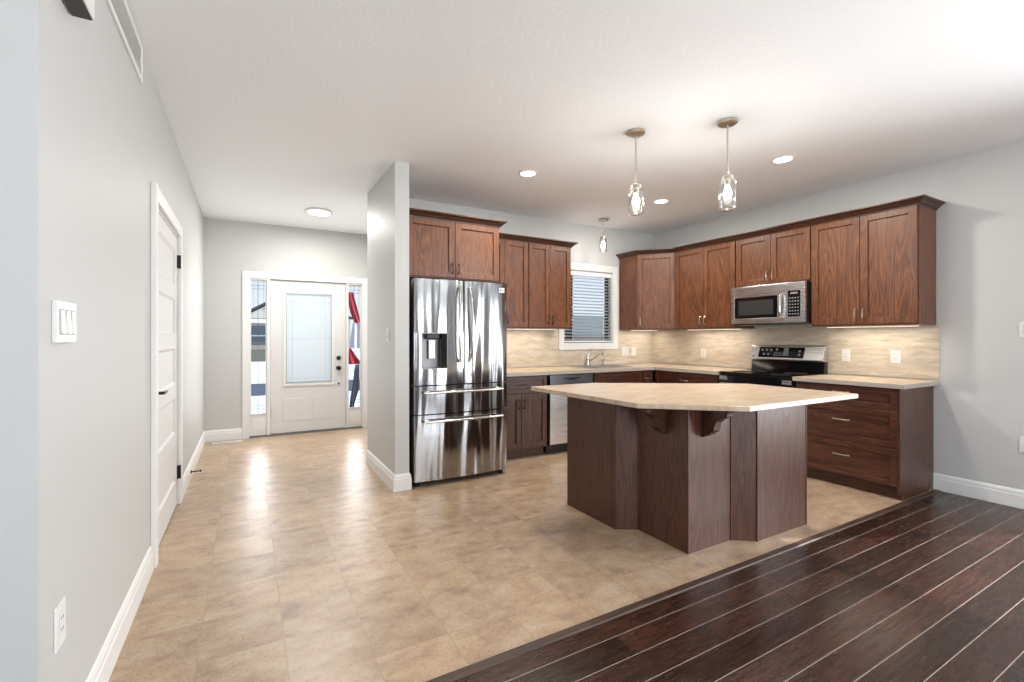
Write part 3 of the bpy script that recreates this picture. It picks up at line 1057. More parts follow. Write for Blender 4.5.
# sink (drop in, two bowls)
sk = thing('kitchen_sink', 'stainless steel sink set into the counter below the window', 'sink', ((SX0 + SX1) / 2, (SY0 + SY1) / 2, ZC1))
sx, sy = (SX1 - SX0) / 2, (SY1 - SY0) / 2
mb = MB()
g = .02
for (x0, x1, y0, y1) in ((-sx - g, sx + g, -sy - g, -sy + .025), (-sx - g, sx + g, sy - .025, sy + g), (-sx - g, -sx + .025, -sy + .025, sy - .025), (sx - .025, sx + g, -sy + .025, sy - .025), (-.02, .02, -sy + .025, sy - .025)):
    mb.box(x0, x1, y0, y1, .0005, .006)
mb.build('rim', M['steel'], sk, bevel=.002)
for x0, x1 in ((-sx + .025, -.02), (.02, sx - .025)):
    b_ = MB()
    y0, y1 = -sy + .025, sy - .025
    zz = -.17
    b_.box(x0, x1, y0, y1, zz - .003, zz).box(x0, x0 + .003, y0, y1, zz, .0).box(x1 - .003, x1, y0, y1, zz, .0).box(x0 + .003, x1 - .003, y0, y0 + .003, zz, 0).box(x0 + .003, x1 - .003, y1 - .003, y1, zz, 0)
    b_.build('bowl', M['steel'], sk)
# faucet
fx, fy = 3.80, 4.735
fa = thing('kitchen_faucet', 'chrome single-lever faucet rising behind the sink', 'faucet', (fx, fy, ZC1 + .0005))
MB().lathe([(.030, 0), (.030, .008), (.022, .014), (.019, .05), (.020, .09), (.014, .11), (0, .112)], seg=24).build('faucet_body', M['chrome'], fa, smooth=True)
MB().tube([(0, -.005, .045), (.03, -.05, .085), (.065, -.115, .135), (.095, -.165, .165), (.105, -.185, .160), (.108, -.192, .135)], [.014, .0125, .012, .014, .017, .018], 14).build('spout', M['chrome'], fa, smooth=True)
pts = [(0, 0, .10)]
for k in range(9):
    a_ = PI * .55 * k / 8
    pts.append((.0 + .055 * (1 - math.cos(a_)), -.01, .13 + .075 * math.sin(a_)))
MB().tube(pts, [.007] + [.0055] * 8 + [.007], 8).build('lever', M['chrome'], fa, smooth=True)
sdp = thing('soap_dispenser', 'small chrome soap pump right of the faucet', 'soap dispenser', (4.05, 4.735, ZC1 + .0005))
MB().lathe([(.020, 0), (.020, .006), (.012, .012), (.011, .05), (.015, .055), (.015, .075), (0, .078)], seg=18).build('pump_body', M['chrome'], sdp, smooth=True)
MB().tube([(0, 0, .072), (0, -.03, .082), (0, -.06, .076)], .006, 8).build('nozzle', M['chrome'], sdp, smooth=True)

# ------------------------------------------------------------------ dishwasher
dw = thing('dishwasher', 'stainless dishwasher with dark control strip under the counter', 'dishwasher', (2.825, 4.20, 0))
MB().box(.004, .602, .002, .57, .10, .872).build('tub_body', M['black'], dw)
MB().box(.006, .600, -.028, 0, .115, .735).build('door_panel', M['steel'], dw, bevel=.004)
cp = MB().box(.006, .600, -.028, 0, .742, .868).build('control_strip', M['steel_dark'], dw, bevel=.004)
hp = MB()
n_ = 14
prof = [(.19 + .22 * k / n_, .826 - .022 * math.sin(PI * k / n_)) for k in range(n_ + 1)]
hp.poly([(x, -.0305, z) for x, z in prof] + [(.41, -.0305, .832), (.19, -.0305, .832)], (0, .003, 0))
hp.build('pocket_handle', M['black'], cp)
MB().box(.006, .600, .05, .065, .002, .108).build('toe_kick', M['black'], dw)

# ------------------------------------------------------------------ refrigerator
fr = thing('refrigerator', 'stainless french-door refrigerator with water dispenser beside the wing wall', 'refrigerator', (1.215, 3.90, 0))
FW = .90
MB().box(0.002, FW - .002, .0, .74, .035, 1.755).build('case', M['black'], fr, bevel=.004)
def curved(x0, x1, z0, z1, cuts=None, name='door', th=.075, bulge=.022):
    """door whose front follows one gentle curve over the whole width, with rounded vertical edges"""
    def fy_(x):
        u = (x / FW) * 2 - 1
        return -th - bulge * (1 - u * u)
    N = 22
    rr = .012
    prof = [(x0, -.004), (x1, -.004)]
    for k in range(4):
        a_ = k / 4 * PI / 2
        prof.append((x1 - rr + rr * math.cos(a_), fy_(x1) + rr - rr * math.sin(a_)))
    for k in range(N + 1):
        x = x1 - rr + (x0 + rr - (x1 - rr)) * k / N
        prof.append((x, fy_(x)))
    for k in range(1, 5):
        a_ = PI / 2 - k / 4 * PI / 2
        prof.append((x0 + rr - rr * math.cos(a_), fy_(x0) + rr - rr * math.sin(a_)))
    return prof, fy_
DX0, DX1, DZ0, DZ1 = .065, .295, 1.005, 1.315     # dispenser opening
def fridge_panel(name, x0, x1, z0, z1, hole=False):
    mb = MB()
    if not hole:
        prof, fy_ = curved(x0, x1, z0, z1)
        mb.prism(prof, z0, z1)
        return mb.build(name, M['steel_wavy'], fr, smooth=True)
    for a0, a1, b0, b1 in ((x0, x1, DZ1, z1), (x0, x1, z0, DZ0)):
        prof, _ = curved(a0, a1, b0, b1)
        mb.prism(prof, b0, b1)
    # side strips beside the opening follow the same curve
    def fy_(x):
        u = (x / FW) * 2 - 1
        return -.075 - .022 * (1 - u * u)
    for a0, a1 in ((x0, DX0), (DX1, x1)):
        N = 8
        pr = [(a0, -.004), (a1, -.004)] + [(a1 + (a0 - a1) * k / N, fy_(a1 + (a0 - a1) * k / N) + (.004 if (a0 == x0 and k == N) or (a1 == x1 and k == 0) else 0)) for k in range(N + 1)]
        mb.prism(pr, DZ0, DZ1)
    return mb.build(name, M['steel_wavy'], fr, smooth=True)
ld = fridge_panel('left_door', .002, .4485, .868, 1.775, hole=True)
rd = fridge_panel('right_door', .4515, .898, .868, 1.775)
md_ = fridge_panel('middle_drawer', .002, .898, .620, .858)
bd = fridge_panel('freezer_drawer', .002, .898, .050, .610)
# dispenser
ds = MB()
ds.box(DX0, DX1, -.010, -.005, DZ0, DZ1)
ds.box(DX0, DX0 + .004, -.092, -.010, DZ0, DZ1).box(DX1 - .004, DX1, -.094, -.010, DZ0, DZ1)
ds.box(DX0 + .004, DX1 - .004, -.09, -.010, DZ1 - .006, DZ1).box(DX0 + .004, DX1 - .004, -.09, -.010, DZ0, DZ0 + .006)
dsp = ds.build('dispenser_recess', M['recess'], ld)
MB().box(DX1 - .056, DX1 - .0045, -.097, -.03, DZ0 + .0065, DZ1 - .0065).build('touch_panel', M['black_gloss'], dsp)
MB().box(DX0 + .045, DX0 + .16, -.088, -.012, DZ1 - .055, DZ1 - .007).build('spout_housing', M['black'], dsp, bevel=.008)
MB().box(DX0 + .075, DX0 + .135, -.05, -.035, DZ0 + .085, DZ1 - .06).build('paddle', M['steel'], dsp, bevel=.004)
MB().lathe([(0, 0), (.008, 0), (.008, -.003), (0, -.004)], (DX1 + .025, -.0985, DZ0 + .002), axis='Y', seg=16).build('round_button', M['mark'], ld)
# handles: two bowed vertical bars and two horizontal bars
def vbar(x, par, s_):
    pts = []
    for k in range(15):
        t_ = -1 + k / 7
        pts.append((x + s_ * .020 * (1 - t_ * t_), -.098 - .052 * (1 - abs(t_) ** 3 * .72), 1.385 + t_ * .33))
    mb = MB().tube(pts, [.009 + .005 * (1 - abs(-1 + k / 7)) for k in range(15)], 12)
    for t_ in (-.93, .93):
        mb.tube([(x, -.088, 1.385 + t_ * .33), (x, -.115, 1.385 + t_ * .33)], .010, 10)
    return mb.build('handle', M['chrome'], par, smooth=True)
vbar(.405, ld, -1)
vbar(.495, rd, 1)
def hbar(z, par):
    pts = []
    for k in range(21):
        t_ = -1 + k / 10
        x = .45 + t_ * .375
        pts.append((x, -.078 - .026 * (1 - t_ * t_) - .048, z + .006 * (1 - t_ * t_) * 0))
    mb = MB().tube(pts, .011, 12)
    for t_ in (-.93, .93):
        mb.box(.45 + t_ * .375 - .022, .45 + t_ * .375 + .022, -.118, -.072, z - .010, z + .010)
    return mb.build('handle', M['chrome'], par, smooth=True)
hbar(.805, md_)
hbar(.560, bd)
for x in (.04, FW - .04):
    MB().lathe([(.022, .001), (.022, .02), (.014, .024), (.014, .036), (0, .037)], (x, -.02, 0), seg=16).build('foot', M['black'], fr)
MB().box(.02, FW - .02, .02, .04, .012, .05).build('base_grille', M['black'], fr)
MB().box(.015, .075, -.06, .05, 1.7765, 1.79).build('hinge_cover', M['black'], fr, bevel=.003)
MB().box(FW - .075, FW - .015, -.06, .05, 1.7765, 1.79).build('hinge_cover', M['black'], fr, bevel=.003)
bdg = MB().box(.805, .862, -.0865, -.077, 1.690, 1.735)
bdg = bdg.build('badge', simple('badge_silver', (.42, .42, .43), .3, .9), rd)
mk = MB().lathe([(0, 0), (.0105, 0), (.0105, -.0015), (0, -.0015)], (.820, -.0868, 1.712), axis='Y', seg=18)
mk.build('round_emblem', M['grey_plastic'], bdg)
fc = bpy.data.curves.new('emblem_letters', 'FONT')
fc.body = 'LG'
fc.size = .024
fc.extrude = .0008
fc.align_y = 'CENTER'
ftmp = bpy.data.objects.new('emblem_letters', fc)
COL.objects.link(ftmp)
bpy.context.view_layer.update()
fme = bpy.data.meshes.new_from_object(ftmp.evaluated_get(bpy.context.evaluated_depsgraph_get()))
bpy.data.objects.remove(ftmp)
fme.materials.clear()
fme.materials.append(M['grey_plastic'])
ft = bpy.data.objects.new('emblem_letters', fme)
COL.objects.link(ft)
ft.parent = bdg
ft.location = (.8325, -.0875, 1.712)
ft.rotation_euler = (R(90), 0, 0)

# ------------------------------------------------------------------ range (local: x towards the viewer, -y is the front)
rg = thing('range', 'black glass-top electric range with stainless back panel', 'stove', (4.42, 3.252, 0), RZ)
RW = .772
MB().box(.002, RW - .002, .0, .57, .02, .895).build('range_body', M['black'], rg, bevel=.003)
ct = MB().box(0.001, RW - .001, -.035, .50, .896, .916).build('cooktop', M['black_gloss'], rg, bevel=.004)
for x, y, r_ in ((.19, .10, .105), (.58, .10, .085), (.19, .36, .08), (.58, .36, .105)):
    MB().lathe([(r_ - .003, .9165), (r_, .9165), (r_, .9172), (r_ - .003, .9172), (r_ - .003, .9165)], (x, y, 0), seg=40).build('burner_ring', M['grey_plastic'], ct)
od = MB().box(.006, RW - .006, -.038, -.001, .20, .80).build('oven_door', M['steel'], rg, bevel=.004)
MB().box(.12, RW - .12, -.0405, -.0385, .34, .62).build('oven_window', M['black_gloss'], od)
oh = MB().tube([(.05, -.085, .775), (.25, -.09, .775), (.52, -.09, .775), (.72, -.085, .775)], .012, 12)
oh.tube([(.07, -.037, .775), (.07, -.085, .775)], .010, 8).tube([(.70, -.037, .775), (.70, -.085, .775)], .010, 8)
oh.build('oven_handle', M['steel'], od, smooth=True)
MB().box(.006, RW - .006, -.036, -.001, .805, .892).build('front_rail', M['black_gloss'], rg, bevel=.004)
for x in (.008, RW - .096):
    MB().box(x, x + .088, -.0392, -.0365, .832, .872).build('end_cap', M['steel'], rg)
MB().box(.006, RW - .006, -.036, -.001, .06, .19).build('storage_drawer', M['steel'], rg, bevel=.004)
for x in (.04, RW - .04):
    for y in (.04, .53):
        MB().lathe([(.016, .0005), (.016, .0185), (0, .019)], (x, y, 0), seg=12).build('foot', M['black'], rg)
bg = MB().poly([(.004, .515, .897), (.004, .53, 1.03), (.004, .585, 1.03), (.004, .585, .897)], (RW - .008, 0, 0)).build('backguard_base', M['black_gloss'], rg, bevel=.003)
bp_ = MB().poly([(.0, .485, 1.032), (.0, .478, 1.045), (.0, .530, 1.185), (.0, .545, 1.195), (.0, .588, 1.195), (.0, .588, 1.032)], (RW, 0, 0)).build('backguard', M['steel'], rg, bevel=.003)
def onslope(x, s_, out):       # point on the sloping console face, s_ 0..1 up the slope
    a0, a1 = Vector((x, .478, 1.045)), Vector((x, .530, 1.185))
    n_ = Vector((0, -.140, .052)).normalized()
    return a0 + (a1 - a0) * s_ + n_ * out
def plate(x0, x1, s0, s1, out, name, mat, par, th=.0015):
    mb = MB()
    q = [onslope(x0, s0, out), onslope(x1, s0, out), onslope(x1, s1, out), onslope(x0, s1, out)]
    nn = onslope(x0, s0, out + th) - onslope(x0, s0, out)
    mb.poly(q, nn)
    return mb.build(name, mat, par)
cpn = plate(.105, .585, .12, .90, .0006, 'control_panel', M['black_gloss'], bp_, .002)
for i, (x, s_) in enumerate(((.14, .68), (.19, .68), (.24, .68), (.165, .36), (.215, .36), (.30, .72), (.54, .62), (.54, .36))):
    rr = .0125
    pts = [onslope(x + rr * math.cos(2 * PI * k / 16), s_ + (rr / .149) * math.sin(2 * PI * k / 16), .0030) for k in range(16)]
    MB().poly(pts, onslope(x, s_, .0036) - onslope(x, s_, .0030)).build('round_key', M['mark'], cpn)
mb = MB()
for i in range(7):
    for j in range(2):
        x, s_ = .275 + i * .024, .26 + j * .16
        q = [onslope(x, s_, .003), onslope(x + .015, s_, .003), onslope(x + .015, s_ + .07, .003), onslope(x, s_ + .07, .003)]
        mb.poly(q, onslope(x, s_, .0036) - onslope(x, s_, .003))
mb.build('number_keys', M['mark'], cpn)
plate(.375, .425, .30, .85, .003, 'display', M['grey_plastic'], cpn, .0006)
plate(.035, .06, .14, .24, .0006, 'maker_mark', M['grey_plastic'], bp_, .001)

# ------------------------------------------------------------------ microwave
mw = thing('microwave', 'stainless over-the-range microwave with black window', 'microwave', (4.62, 3.250, 1.405), RZ)
MWW, MWH = .770, .408
MB().box(.0, MWW, .003, .395, .012, MWH).build('case', M['black'], mw, bevel=.003)
MB().box(.02, MWW - .02, .03, .38, 0, .012).build('bottom_grille', M['grey_plastic'], mw)
dm = MB()
wx0, wx1, wz0, wz1 = .035, .505, .070, .292
fx1 = .590
dm.box(.0, wx0, -.03, .002, .016, MWH).box(wx1, fx1, -.03, .002, .016, MWH).box(wx0, wx1, -.03, .002, wz1, MWH).box(wx0, wx1, -.03, .002, .016, wz0)
dmo = dm.build('door', M['steel'], mw, bevel=.002)
MB().box(wx0 + .0005, wx1 - .0005, -.0255, -.001, wz0 + .0005, wz1 - .0005).build('window_frame', M['black_gloss'], dmo)
MB().box(wx0 + .045, wx1 - .045, -.0265, -.0258, wz0 + .035, wz1 - .035).build('window_mesh', simple('mesh_grey', (.03, .03, .03), .35), dmo)
pts = []
for k in range(13):
    t_ = -1 + k / 6
    pts.append((.548, -.032 - .036 * (1 - t_ ** 4), .185 + t_ * .125))
MB().tube(pts, [.013 + .004 * (1 - abs(-1 + k / 6)) for k in range(13)], 12).build('handle', M['chrome'], dmo, smooth=True)
cp = MB().box(fx1 + .002, MWW, -.03, .002, .016, MWH).build('control_side', M['steel'], mw, bevel=.002)
kp = MB().box(.612, .728, -.0325, -.0302, .075, .325).build('keypad', M['black_gloss'], cp)
mb = MB()
for i in range(4):
    for j in range(6):
        x, z = .624 + i * .026, .092 + j * .031
        mb.box(x, x + .014, -.0334, -.0327, z, z + .013)
mb.box(.635, .705, -.0334, -.0327, .292, .310)
mb.build('key_print', M['mark'], kp)
MB().box(0.0, MWW, -.028, .002, .004, .0145).build('vent_lip', M['black'], mw)

# ------------------------------------------------------------------ island
isl = thing('kitchen_island', 'dark oak kitchen island with beige angled countertop and corbels', 'kitchen island', (2.7, 2.3, 0))
def LI(mb, nm, mat, parent=isl, **k):
    bmesh.ops.translate(mb.bm, verts=mb.bm.verts, vec=(-2.7, -2.3, 0))
    return mb.build(nm, mat, parent, **k)
BP = [(2.12, 2.89), (2.12, 2.36), (2.25, 2.28), (2.25, 1.875), (2.64, 1.875), (2.765, 1.78), (3.31, 1.78), (3.31, 2.30), (2.60, 2.89)]
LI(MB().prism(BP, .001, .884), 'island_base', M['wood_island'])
# corner posts and thin edge strips
for x, y, a_, r_ in ((2.252, 1.877, .014, .014), (2.766, 1.780, .016, .012), (2.121, 2.362, .012, .016), (2.640, 1.874, .010, .010), (2.251, 2.279, .010, .010), (3.309, 1.781, .010, .010)):
    LI(MB().box(x - a_ / 2, x + a_ / 2, y - r_ / 2, y + r_ / 2, .001, .8838), 'corner_bead', M['wood_island'], bevel=.002)
TP = [(1.805, 2.91), (1.85, 1.885), (2.275, 1.505), (3.395, 1.505), (3.395, 2.27), (2.38, 2.91)]
LI(MB().prism(TP[::-1], .885, .914), 'countertop', M['counter'], bevel=.004)
LI(MB().sweep(TP + TP[:1], [(.0002, .8862), (.0016, .8862), (.0016, .9105), (.0002, .9105)], -1), 'edge_band', M['edge'])
def corbel(base_pt, out, side, name='corbel'):
    """S-curved bracket: out = horizontal unit vector away from the base, side = thickness direction"""
    prof = [(0, .884), (.215, .884), (.215, .862), (.185, .855), (.172, .838), (.170, .820), (.150, .812), (.125, .802), (.100, .780), (.088, .752), (.085, .728), (.072, .716), (.060, .712), (.052, .698), (.030, .690), (.012, .680), (0, .675)]
    o3, s3 = Vector((*out, 0)), Vector((*side, 0))
    b3 = Vector((*base_pt, 0))
    pts = [b3 + o3 * (a_ + .0008) + Vector((0, 0, z)) - s3 * .03 for a_, z in prof]
    mb = MB()
    mb.poly(pts, s3 * .06)
    return LI(mb, name, M['wood_dark'], bevel=.003)
corbel((2.25, 2.06), (-1, 0), (0, 1))
corbel((2.395, 1.875), (0, -1), (1, 0))

# ------------------------------------------------------------------ pendants and ceiling lights
def pendant(label, x, y, zt, zb, r=.052, e=9):
    p = thing('pendant_light', label, 'lamp', (x, y, zb), 0)
    hh = H - zb
    MB().lathe([(0, hh - .001), (.062, hh - .001), (.062, hh - .018), (.050, hh - .026), (.012, hh - .030), (0, hh - .030)], seg=32).build('canopy', M['nickel'], p, smooth=True)
    g = zt - zb
    MB().tube([(0, 0, hh - .028), (0, 0, g + .012)], .0055, 10).build('stem', M['nickel'], p, smooth=True)
    MB().lathe([(0, g + .016), (.012, g + .016), (.024, g + .006), (.034, g + .002), (.034, g - .022), (.020, g - .024), (.018, g - .055), (0, g - .056)], seg=24).build('socket_cap', M['nickel'], p, smooth=True)
    s_ = r / .052
    prof = [(.033 * s_, g), (.036 * s_, g - .012), (.046 * s_, g - .028), (.052 * s_, g - .045), (.052 * s_, .02), (.048 * s_, .006), (.040 * s_, 0), (.0, 0.001)]
    MB().lathe(prof, seg=32).build('jar_shade', M['jar_glass'], p, smooth=True)
    MB().lathe([(0, g - .057), (.012, g - .057), (.016, g - .075), (.026, g - .105), (.026, g - .125), (.016, g - .145), (0, g - .150)], seg=20).build('bulb', M['bulb'], p, smooth=True)
    light('pendant_glow', 'POINT', (x, y, zb + .022), (0, 0, 0), e, color=(1, .98, .96), shadow_soft_size=.03)
    return p
pendant('jar-glass pendant lamp on the left above the island', 2.402, 2.454, 2.352, 2.150)
pendant('jar-glass pendant lamp nearest the camera above the island', 2.826, 2.031, 2.360, 2.135)
pendant('small jar-glass pendant lamp hanging in front of the window', 3.815, 4.457, 2.52, 2.330, .048, 3)

def downlight(label, x, y, r=.082, e=18):
    p = thing('recessed_light', label, 'ceiling light', (x, y, H))
    MB().lathe([(r * .86, -.0008), (r, -.0008), (r, -.005), (r * .86, -.010), (r * .80, -.004), (r * .86, -.0008)], seg=36).build('trim_ring', M['plastic'], p, smooth=True)
    MB().lathe([(0, -.0012), (r * .84, -.0012), (r * .80, -.0045), (0, -.0055)], seg=32).build('lens', M['led'], p)
    light('downlight', 'AREA', (x, y, H - .015), (0, 0, 0), e, r * 1.6, None, (1, .95, .86), shape='DISK')
    return p
downlight('round recessed ceiling light above the refrigerator', 2.169, 3.543)
downlight('round recessed ceiling light near the corner cabinet', 3.852, 3.565)
downlight('round recessed ceiling light nearest the range wall cabinets', 3.819, 2.236)
p = thing('flush_ceiling_light', 'round flush white ceiling light glowing in the entry', 'ceiling light', (.715, 5.79, H))
MB().lathe([(0, -.001), (.145, -.001), (.15, -.010), (.145, -.022), (.13, -.024), (.12, -.020), (0, -.020)], seg=40).build('housing', M['plastic'], p, smooth=True)
MB().lathe([(0, -.0205), (.119, -.0205), (.112, -.030), (0, -.036)], seg=40).build('lens', M['led'], p, smooth=True)
light('entry_glow', 'AREA', (.715, 5.79, H - .05), (0, 0, 0), 30, .24, None, (1, .96, .90), shape='DISK')

# under-cabinet light bars
def bar(label, loc, rz, w, e=3.0):
    t = thing('under_cabinet_light', label, 'light', loc, rz, None)
    MB().box(0, w, -.012, .012, -.010, -.0005).build('housing', M['plastic'], t)
    MB().box(.01, w - .01, -.008, .008, -.012, -.0105).build('lens', M['strip'], t)
    a_ = light('bar_glow', 'AREA', (0, 0, 0), (0, 0, 0), e, w * .9, .02, (1, .91, .78))
    c_ = math.cos(rz), math.sin(rz)
    a_.location = (loc[0] + c_[0] * w / 2, loc[1] + c_[1] * w / 2, loc[2] - .016)
    a_.rotation_euler = (0, 0, rz)
    return t
bar('slim light bar under wall cabinets left of the window', (2.30, 4.62, ZU), 0, .92, 2.0)
bar('slim light bar under the corner wall cabinet', (4.45, 4.64, ZU), 0, .50, 1.2)
bar('slim light bar under wall cabinet left of the microwave', (4.85, 4.05, ZU), RZ, .74, 1.8)
bar('slim light bar under wall cabinet right of the microwave', (4.85, 2.42, ZU), RZ, .72, 1.8)

# ------------------------------------------------------------------ switches, outlets, vents
def plate_on(kind, label, loc, rz, w=.072, h=.116, n=1, group=None, dp=.006):
    """local: x along the wall, -y out of the wall; origin at plate bottom centre"""
    cat = 'light switch' if kind == 'switch' else 'outlet'
    t = thing('light_switch' if kind == 'switch' else 'wall_outlet', label, cat, loc, rz, group)
    MB().box(-w / 2, w / 2, -dp, -.0005, 0, h).build('wall_plate', M['plastic'], t, bevel=.0015)
    for i in range(n):
        cx = (i - (n - 1) / 2) * .046
        if kind == 'switch':
            MB().box(cx - .0185, cx + .0185, -dp - .0006, -dp - .0001, h / 2 - .0355, h / 2 + .0355).build('rocker_gap', M['grey_plastic'], t)
            MB().poly([(cx - .016, -dp - .0008, h / 2 - .033), (cx - .016, -dp - .006, h / 2 - .033), (cx - .016, -dp - .0025, h / 2 + .033), (cx - .016, -dp - .0008, h / 2 + .033)], (.032, 0, 0)).build('rocker', M['plastic'], t)
        else:
            f = MB().box(cx - .0165, cx + .0165, -.0085, -.0062, h / 2 - .033, h / 2 + .033).build('receptacle', M['plastic'], t, bevel=.001)
            s_ = MB()
            for dz in (-.018, .014):
                s_.box(cx - .008, cx - .005, -.0090, -.0086, h / 2 + dz, h / 2 + dz + .009).box(cx + .005, cx + .008, -.0090, -.0086, h / 2 + dz, h / 2 + dz + .009)
            s_.build('slot', M['slot'], f)
    return t
LZ = R(90)      # plates on the left wall and on the wing wall's hidden side face +X / -X
plate_on('switch', 'white triple light switch on the near left wall', (XL, 1.80, 1.257), LZ, .160, .116, 3, dp=.013)
plate_on('outlet', 'white outlet low on the near left wall', (XL, 1.775, .40), LZ, .078, .125, 1)
plate_on('switch', 'white light switch on the wing wall', (XW0, 4.05, 1.243), R(-90), .075, .116, 1)
plate_on('outlet', 'white outlet on backsplash between range and end wall cabinet', (XR - .0085, 2.325, 1.043), RZ, .072, .118, 1)
plate_on('outlet', 'white outlet on the backsplash near the counter end', (XR - .0085, 1.930, 1.047), RZ, .076, .114, 1)
plate_on('outlet', 'white outlet on backsplash left of the range', (XR - .0085, 3.94, 1.02), RZ, .072, .114, 1)
plate_on('switch', 'wide white switch on backsplash just right of the window', (4.478, YS - .0085, 1.03), 0, .118, .114, 2)
plate_on('outlet', 'white outlet on backsplash in the corner beside the wide switch', (4.645, YS - .0085, 1.03), 0, .072, .114, 1)
plate_on('switch', 'white light switch on the right wall at picture edge', (XR, 1.128, 1.275), RZ, .08, .118, 1)
plate_on('outlet', 'white outlet low on the right wall at picture edge', (XR, 1.128, .418), RZ, .08, .118, 1)

# high return-air grille on the left wall
t = thing('air_grille', 'white slotted return-air grille high on the left wall', 'vent', (XL, 2.45, 2.535))
mb = MB()
gy = .48
mb.box(.0005, .010, -gy - .05, -gy, 0, .185).box(.0005, .010, gy - .025, gy, 0, .185).box(.0005, .010, -gy, gy - .025, 0, .022).box(.0005, .010, -gy, gy - .025, .163, .185)
mb.build('grille_frame', M['trim'], t, bevel=.002)
mb = MB()
for i in range(9):
    z = .026 + i * .0155
    mb.poly([(.001, -gy, z + .009), (.008, -gy, z), (.009, -gy, z + .002), (.002, -gy, z + .012)], (0, 2 * gy - .025, 0))
mb.build('louvre', M['trim'], t)
# small chime box high on the near left wall
t = thing('door_chime', 'small white chime box with dark slatted underside high on left wall', 'door chime', (XL, 1.82, 2.235))
MB().box(.001, .058, -.085, .050, .004, .16).build('chime_cover', M['plastic'], t, bevel=.004)
MB().box(.006, .053, -.080, .045, .0, .0035).build('base_grille', M['slot'], t)
# floor register by the entry wall
t = thing('floor_register', 'white metal floor register beside the entry baseboard', 'vent', (-.22, 6.655, 0))
MB().box(-.155, .155, -.055, .055, .0005, .005).build('register_frame', M['plastic'], t, bevel=.0015)
mb = MB()
for i in range(16):
    x = -.135 + i * .018
    mb.box(x, x + .006, -.035, .035, .0052, .0058)
mb.build('slot', M['slot'], t)
# spring door stop on the left baseboard
t = thing('door_stop', 'black door stop sticking out of the left baseboard', 'door stop', (XL + .0165, 5.08, .065))
mb = MB().lathe([(0, 0), (.014, 0), (.014, .006), (.006, .010), (.005, .065), (.009, .068), (.009, .08), (0, .082)], axis='X', seg=14)
mb.build('stop_rod', M['black'], t, smooth=True)

# ------------------------------------------------------------------ outside
struct(MB().box(-60, 90, YE + .15, 140, -.35, -.20).build('ground_snow', M['snow']), 'snow covered ground outside', 'ground')
struct(MB().box(1.8, 60, YS + .13, YE + .14, -.35, -.20).build('ground_side_yard', M['snow']))
struct(MB().box(-60, 60, 13.5, 17.0, -.199, -.19).build('road', M['asphalt']), 'blue-grey wet road beyond the front door', 'road')
struct(MB().box(-.4, 1.8, YE + .15, YE + 1.6, -.199, -.02).build('porch_slab', simple('concrete', (.55, .56, .58), .8)))
M['siding'] = simple('beige_siding', (.50, .44, .36), .8)
M['roof'] = simple('dark_shingles', (.06, .055, .055), .9)
M['winblue'] = simple('sky_window_glass', (.12, .15, .17), .5)
hs = thing('neighbour_house', 'beige house with dark gable roof across the street', 'house', (.2, 34, -.2))
MB().box(-5, 6, 0, 8, 0, 2.75).build('house_wall', M['siding'], hs)
rf = MB().poly([(-5.4, -.5, 2.75), (6.4, -.5, 2.75), (6.4, 4, 3.05), (-5.4, 4, 3.05)], (0, 0, .15))
rf.build('roof', M['roof'], hs)
gb = MB().poly([(-.55, -.6, 2.72), (2.05, -.6, 2.72), (.75, -.6, 3.50)], (0, 3.5, 0)).build('porch_gable', simple('cream_siding', (.62, .56, .46), .8), hs)
mb = MB()
mb.poly([(-.8, -.75, 2.68), (.75, -.75, 3.58), (.75, -.75, 3.74), (-.8, -.75, 2.84)], (0, 3.6, 0))
mb.poly([(2.3, -.75, 2.68), (.75, -.75, 3.58), (.75, -.75, 3.74), (2.3, -.75, 2.84)], (0, 3.6, 0))
mb.build('gable_roof', M['roof'], gb)
MB().box(-1.3, 2.1, -.62, -.1, 2.42, 2.68).build('fascia', simple('white_fascia', (.8, .8, .8), .6), hs)
w_ = MB().box(-.6, 1.4, -.03, -.005, 1.05, 2.25).build('window', M['winblue'], hs)
MB().box(-.7, 1.5, -.035, -.031, 1.58, 1.66).build('muntin', M['trim'], w_)
tag(MB().box(-3, 4, 33.0, 33.5, -.2, .55).build('hedge', simple('hedge_green', (.16, .16, .12), .9, bump=(9, 1))), 'low dull green hedge in front of the house across the street', 'hedge')
# neighbour beyond the kitchen window
h2 = thing('neighbour_house', 'grey roofed house with brick wall seen through the kitchen blind', 'house', (11.5, 13.5, -.2))
MB().box(-5, 5.5, 0, 7, 0, 1.55).build('house_wall', simple('brown_brick', (.33, .21, .17), .8), h2)
MB().poly([(-5.4, -.4, 1.50), (5.9, -.4, 1.50), (5.9, 3.5, 2.35), (-5.4, 3.5, 2.35)], (0, 0, .15)).build('roof', simple('green_grey_shingles', (.19, .22, .20), .9), h2)
MB().box(-1, .6, -.03, -.005, .7, 1.3).build('window', M['winblue'], h2)
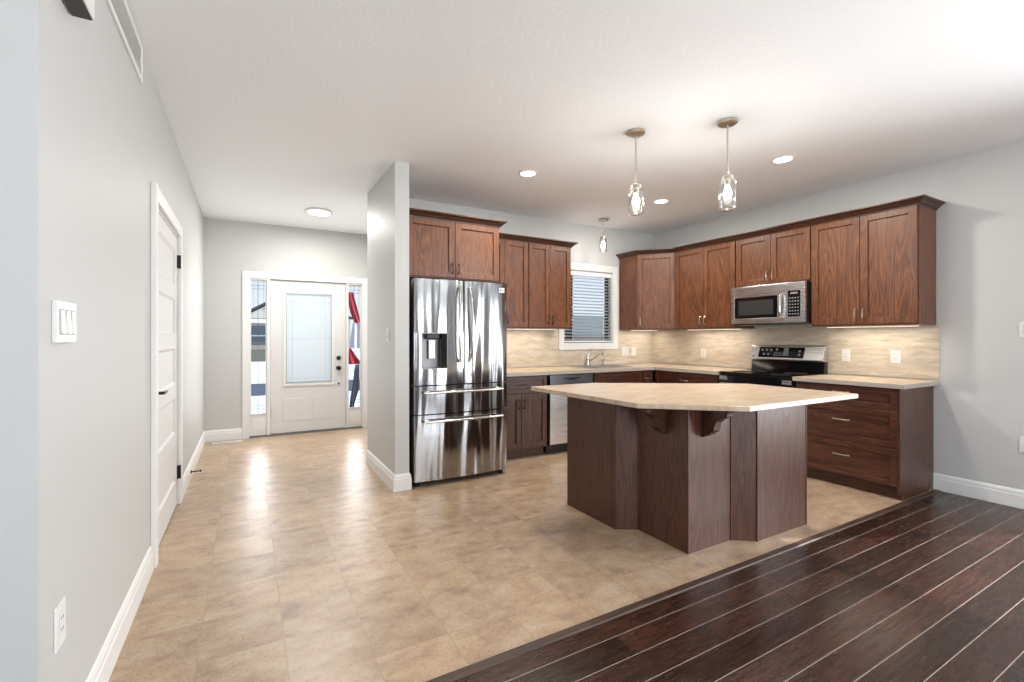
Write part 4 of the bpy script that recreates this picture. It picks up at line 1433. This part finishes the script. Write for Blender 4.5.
# flag on a bracket beside the door
fg = thing('flag', 'red and white flag draped outside the right sidelight', 'flag', (1.53, 7.95, .80))
def drape(z0, z1, x0, x1, wave, ph, th=.004):
    mb = MB()
    n_, m_ = 14, 18
    f_, b_ = [], []
    for i in range(n_ + 1):
        rowf, rowb = [], []
        for j in range(m_ + 1):
            u, v = i / n_, j / m_
            xa = x0(v) + (x1(v) - x0(v)) * u
            y = wave * math.sin(u * 9 + ph + v * 1.5) * (0.4 + .6 * (1 - v))
            z = z0 + (z1 - z0) * v
            rowf.append(mb.bm.verts.new((xa, y, z)))
            rowb.append(mb.bm.verts.new((xa, y + th, z)))
        f_.append(rowf)
        b_.append(rowb)
    for i in range(n_):
        for j in range(m_):
            mb.bm.faces.new([f_[i][j], f_[i + 1][j], f_[i + 1][j + 1], f_[i][j + 1]])
            mb.bm.faces.new([b_[i][j], b_[i][j + 1], b_[i + 1][j + 1], b_[i + 1][j]])
    for j in range(m_):
        mb.bm.faces.new([f_[0][j], f_[0][j + 1], b_[0][j + 1], b_[0][j]])
        mb.bm.faces.new([f_[n_][j], b_[n_][j], b_[n_][j + 1], f_[n_][j + 1]])
    for i in range(n_):
        mb.bm.faces.new([f_[i][0], b_[i][0], b_[i + 1][0], f_[i + 1][0]])
        mb.bm.faces.new([f_[i][m_], f_[i + 1][m_], b_[i + 1][m_], b_[i][m_]])
    return mb
RED = simple('flag_red', (.55, .02, .03), .7)
WHT = simple('flag_white', (.85, .80, .80), .7)
drape(.72, 1.22, lambda v: -.115 + .11 * (1 - v) ** 2, lambda v: .10 - .13 * v, .02, 0).build('red_band', RED, fg, smooth=True)
drape(.30, .72, lambda v: -.09 + .06 * v, lambda v: .09, .02, 1).build('white_band', WHT, fg, smooth=True)
drape(.04, .30, lambda v: -.11 + .02 * v, lambda v: .11 - .17 * v, .02, 2).build('red_band', RED, fg, smooth=True)
tag(drape(.13, .835, lambda v: 1.42 + .10 * v, lambda v: 1.49 + .09 * min(1, v * 2.2) , .02, 0).build('sheet', simple('grey_sheet', (.17, .17, .16), .8)), 'grey cloth strip hanging below the flag outside', 'sheet').location = (.02, 7.95, 0)  # thin wavy grey strip under the flag, narrower at both ends
pole = thing('flag_pole', 'thin white pole that holds the flag by the door', 'pole', (1.648, 7.93, -.02))
MB().tube([(0, .02, 0), (0, .02, 2.6)], .012, 10).build('pole_shaft', M['trim'], pole, smooth=True)
MB().lathe([(0, 2.6), (.02, 2.61), (.024, 2.63), (.015, 2.65), (0, 2.655)], (0, .02, 0), seg=14).build('finial', M['nickel'], pole, smooth=True)
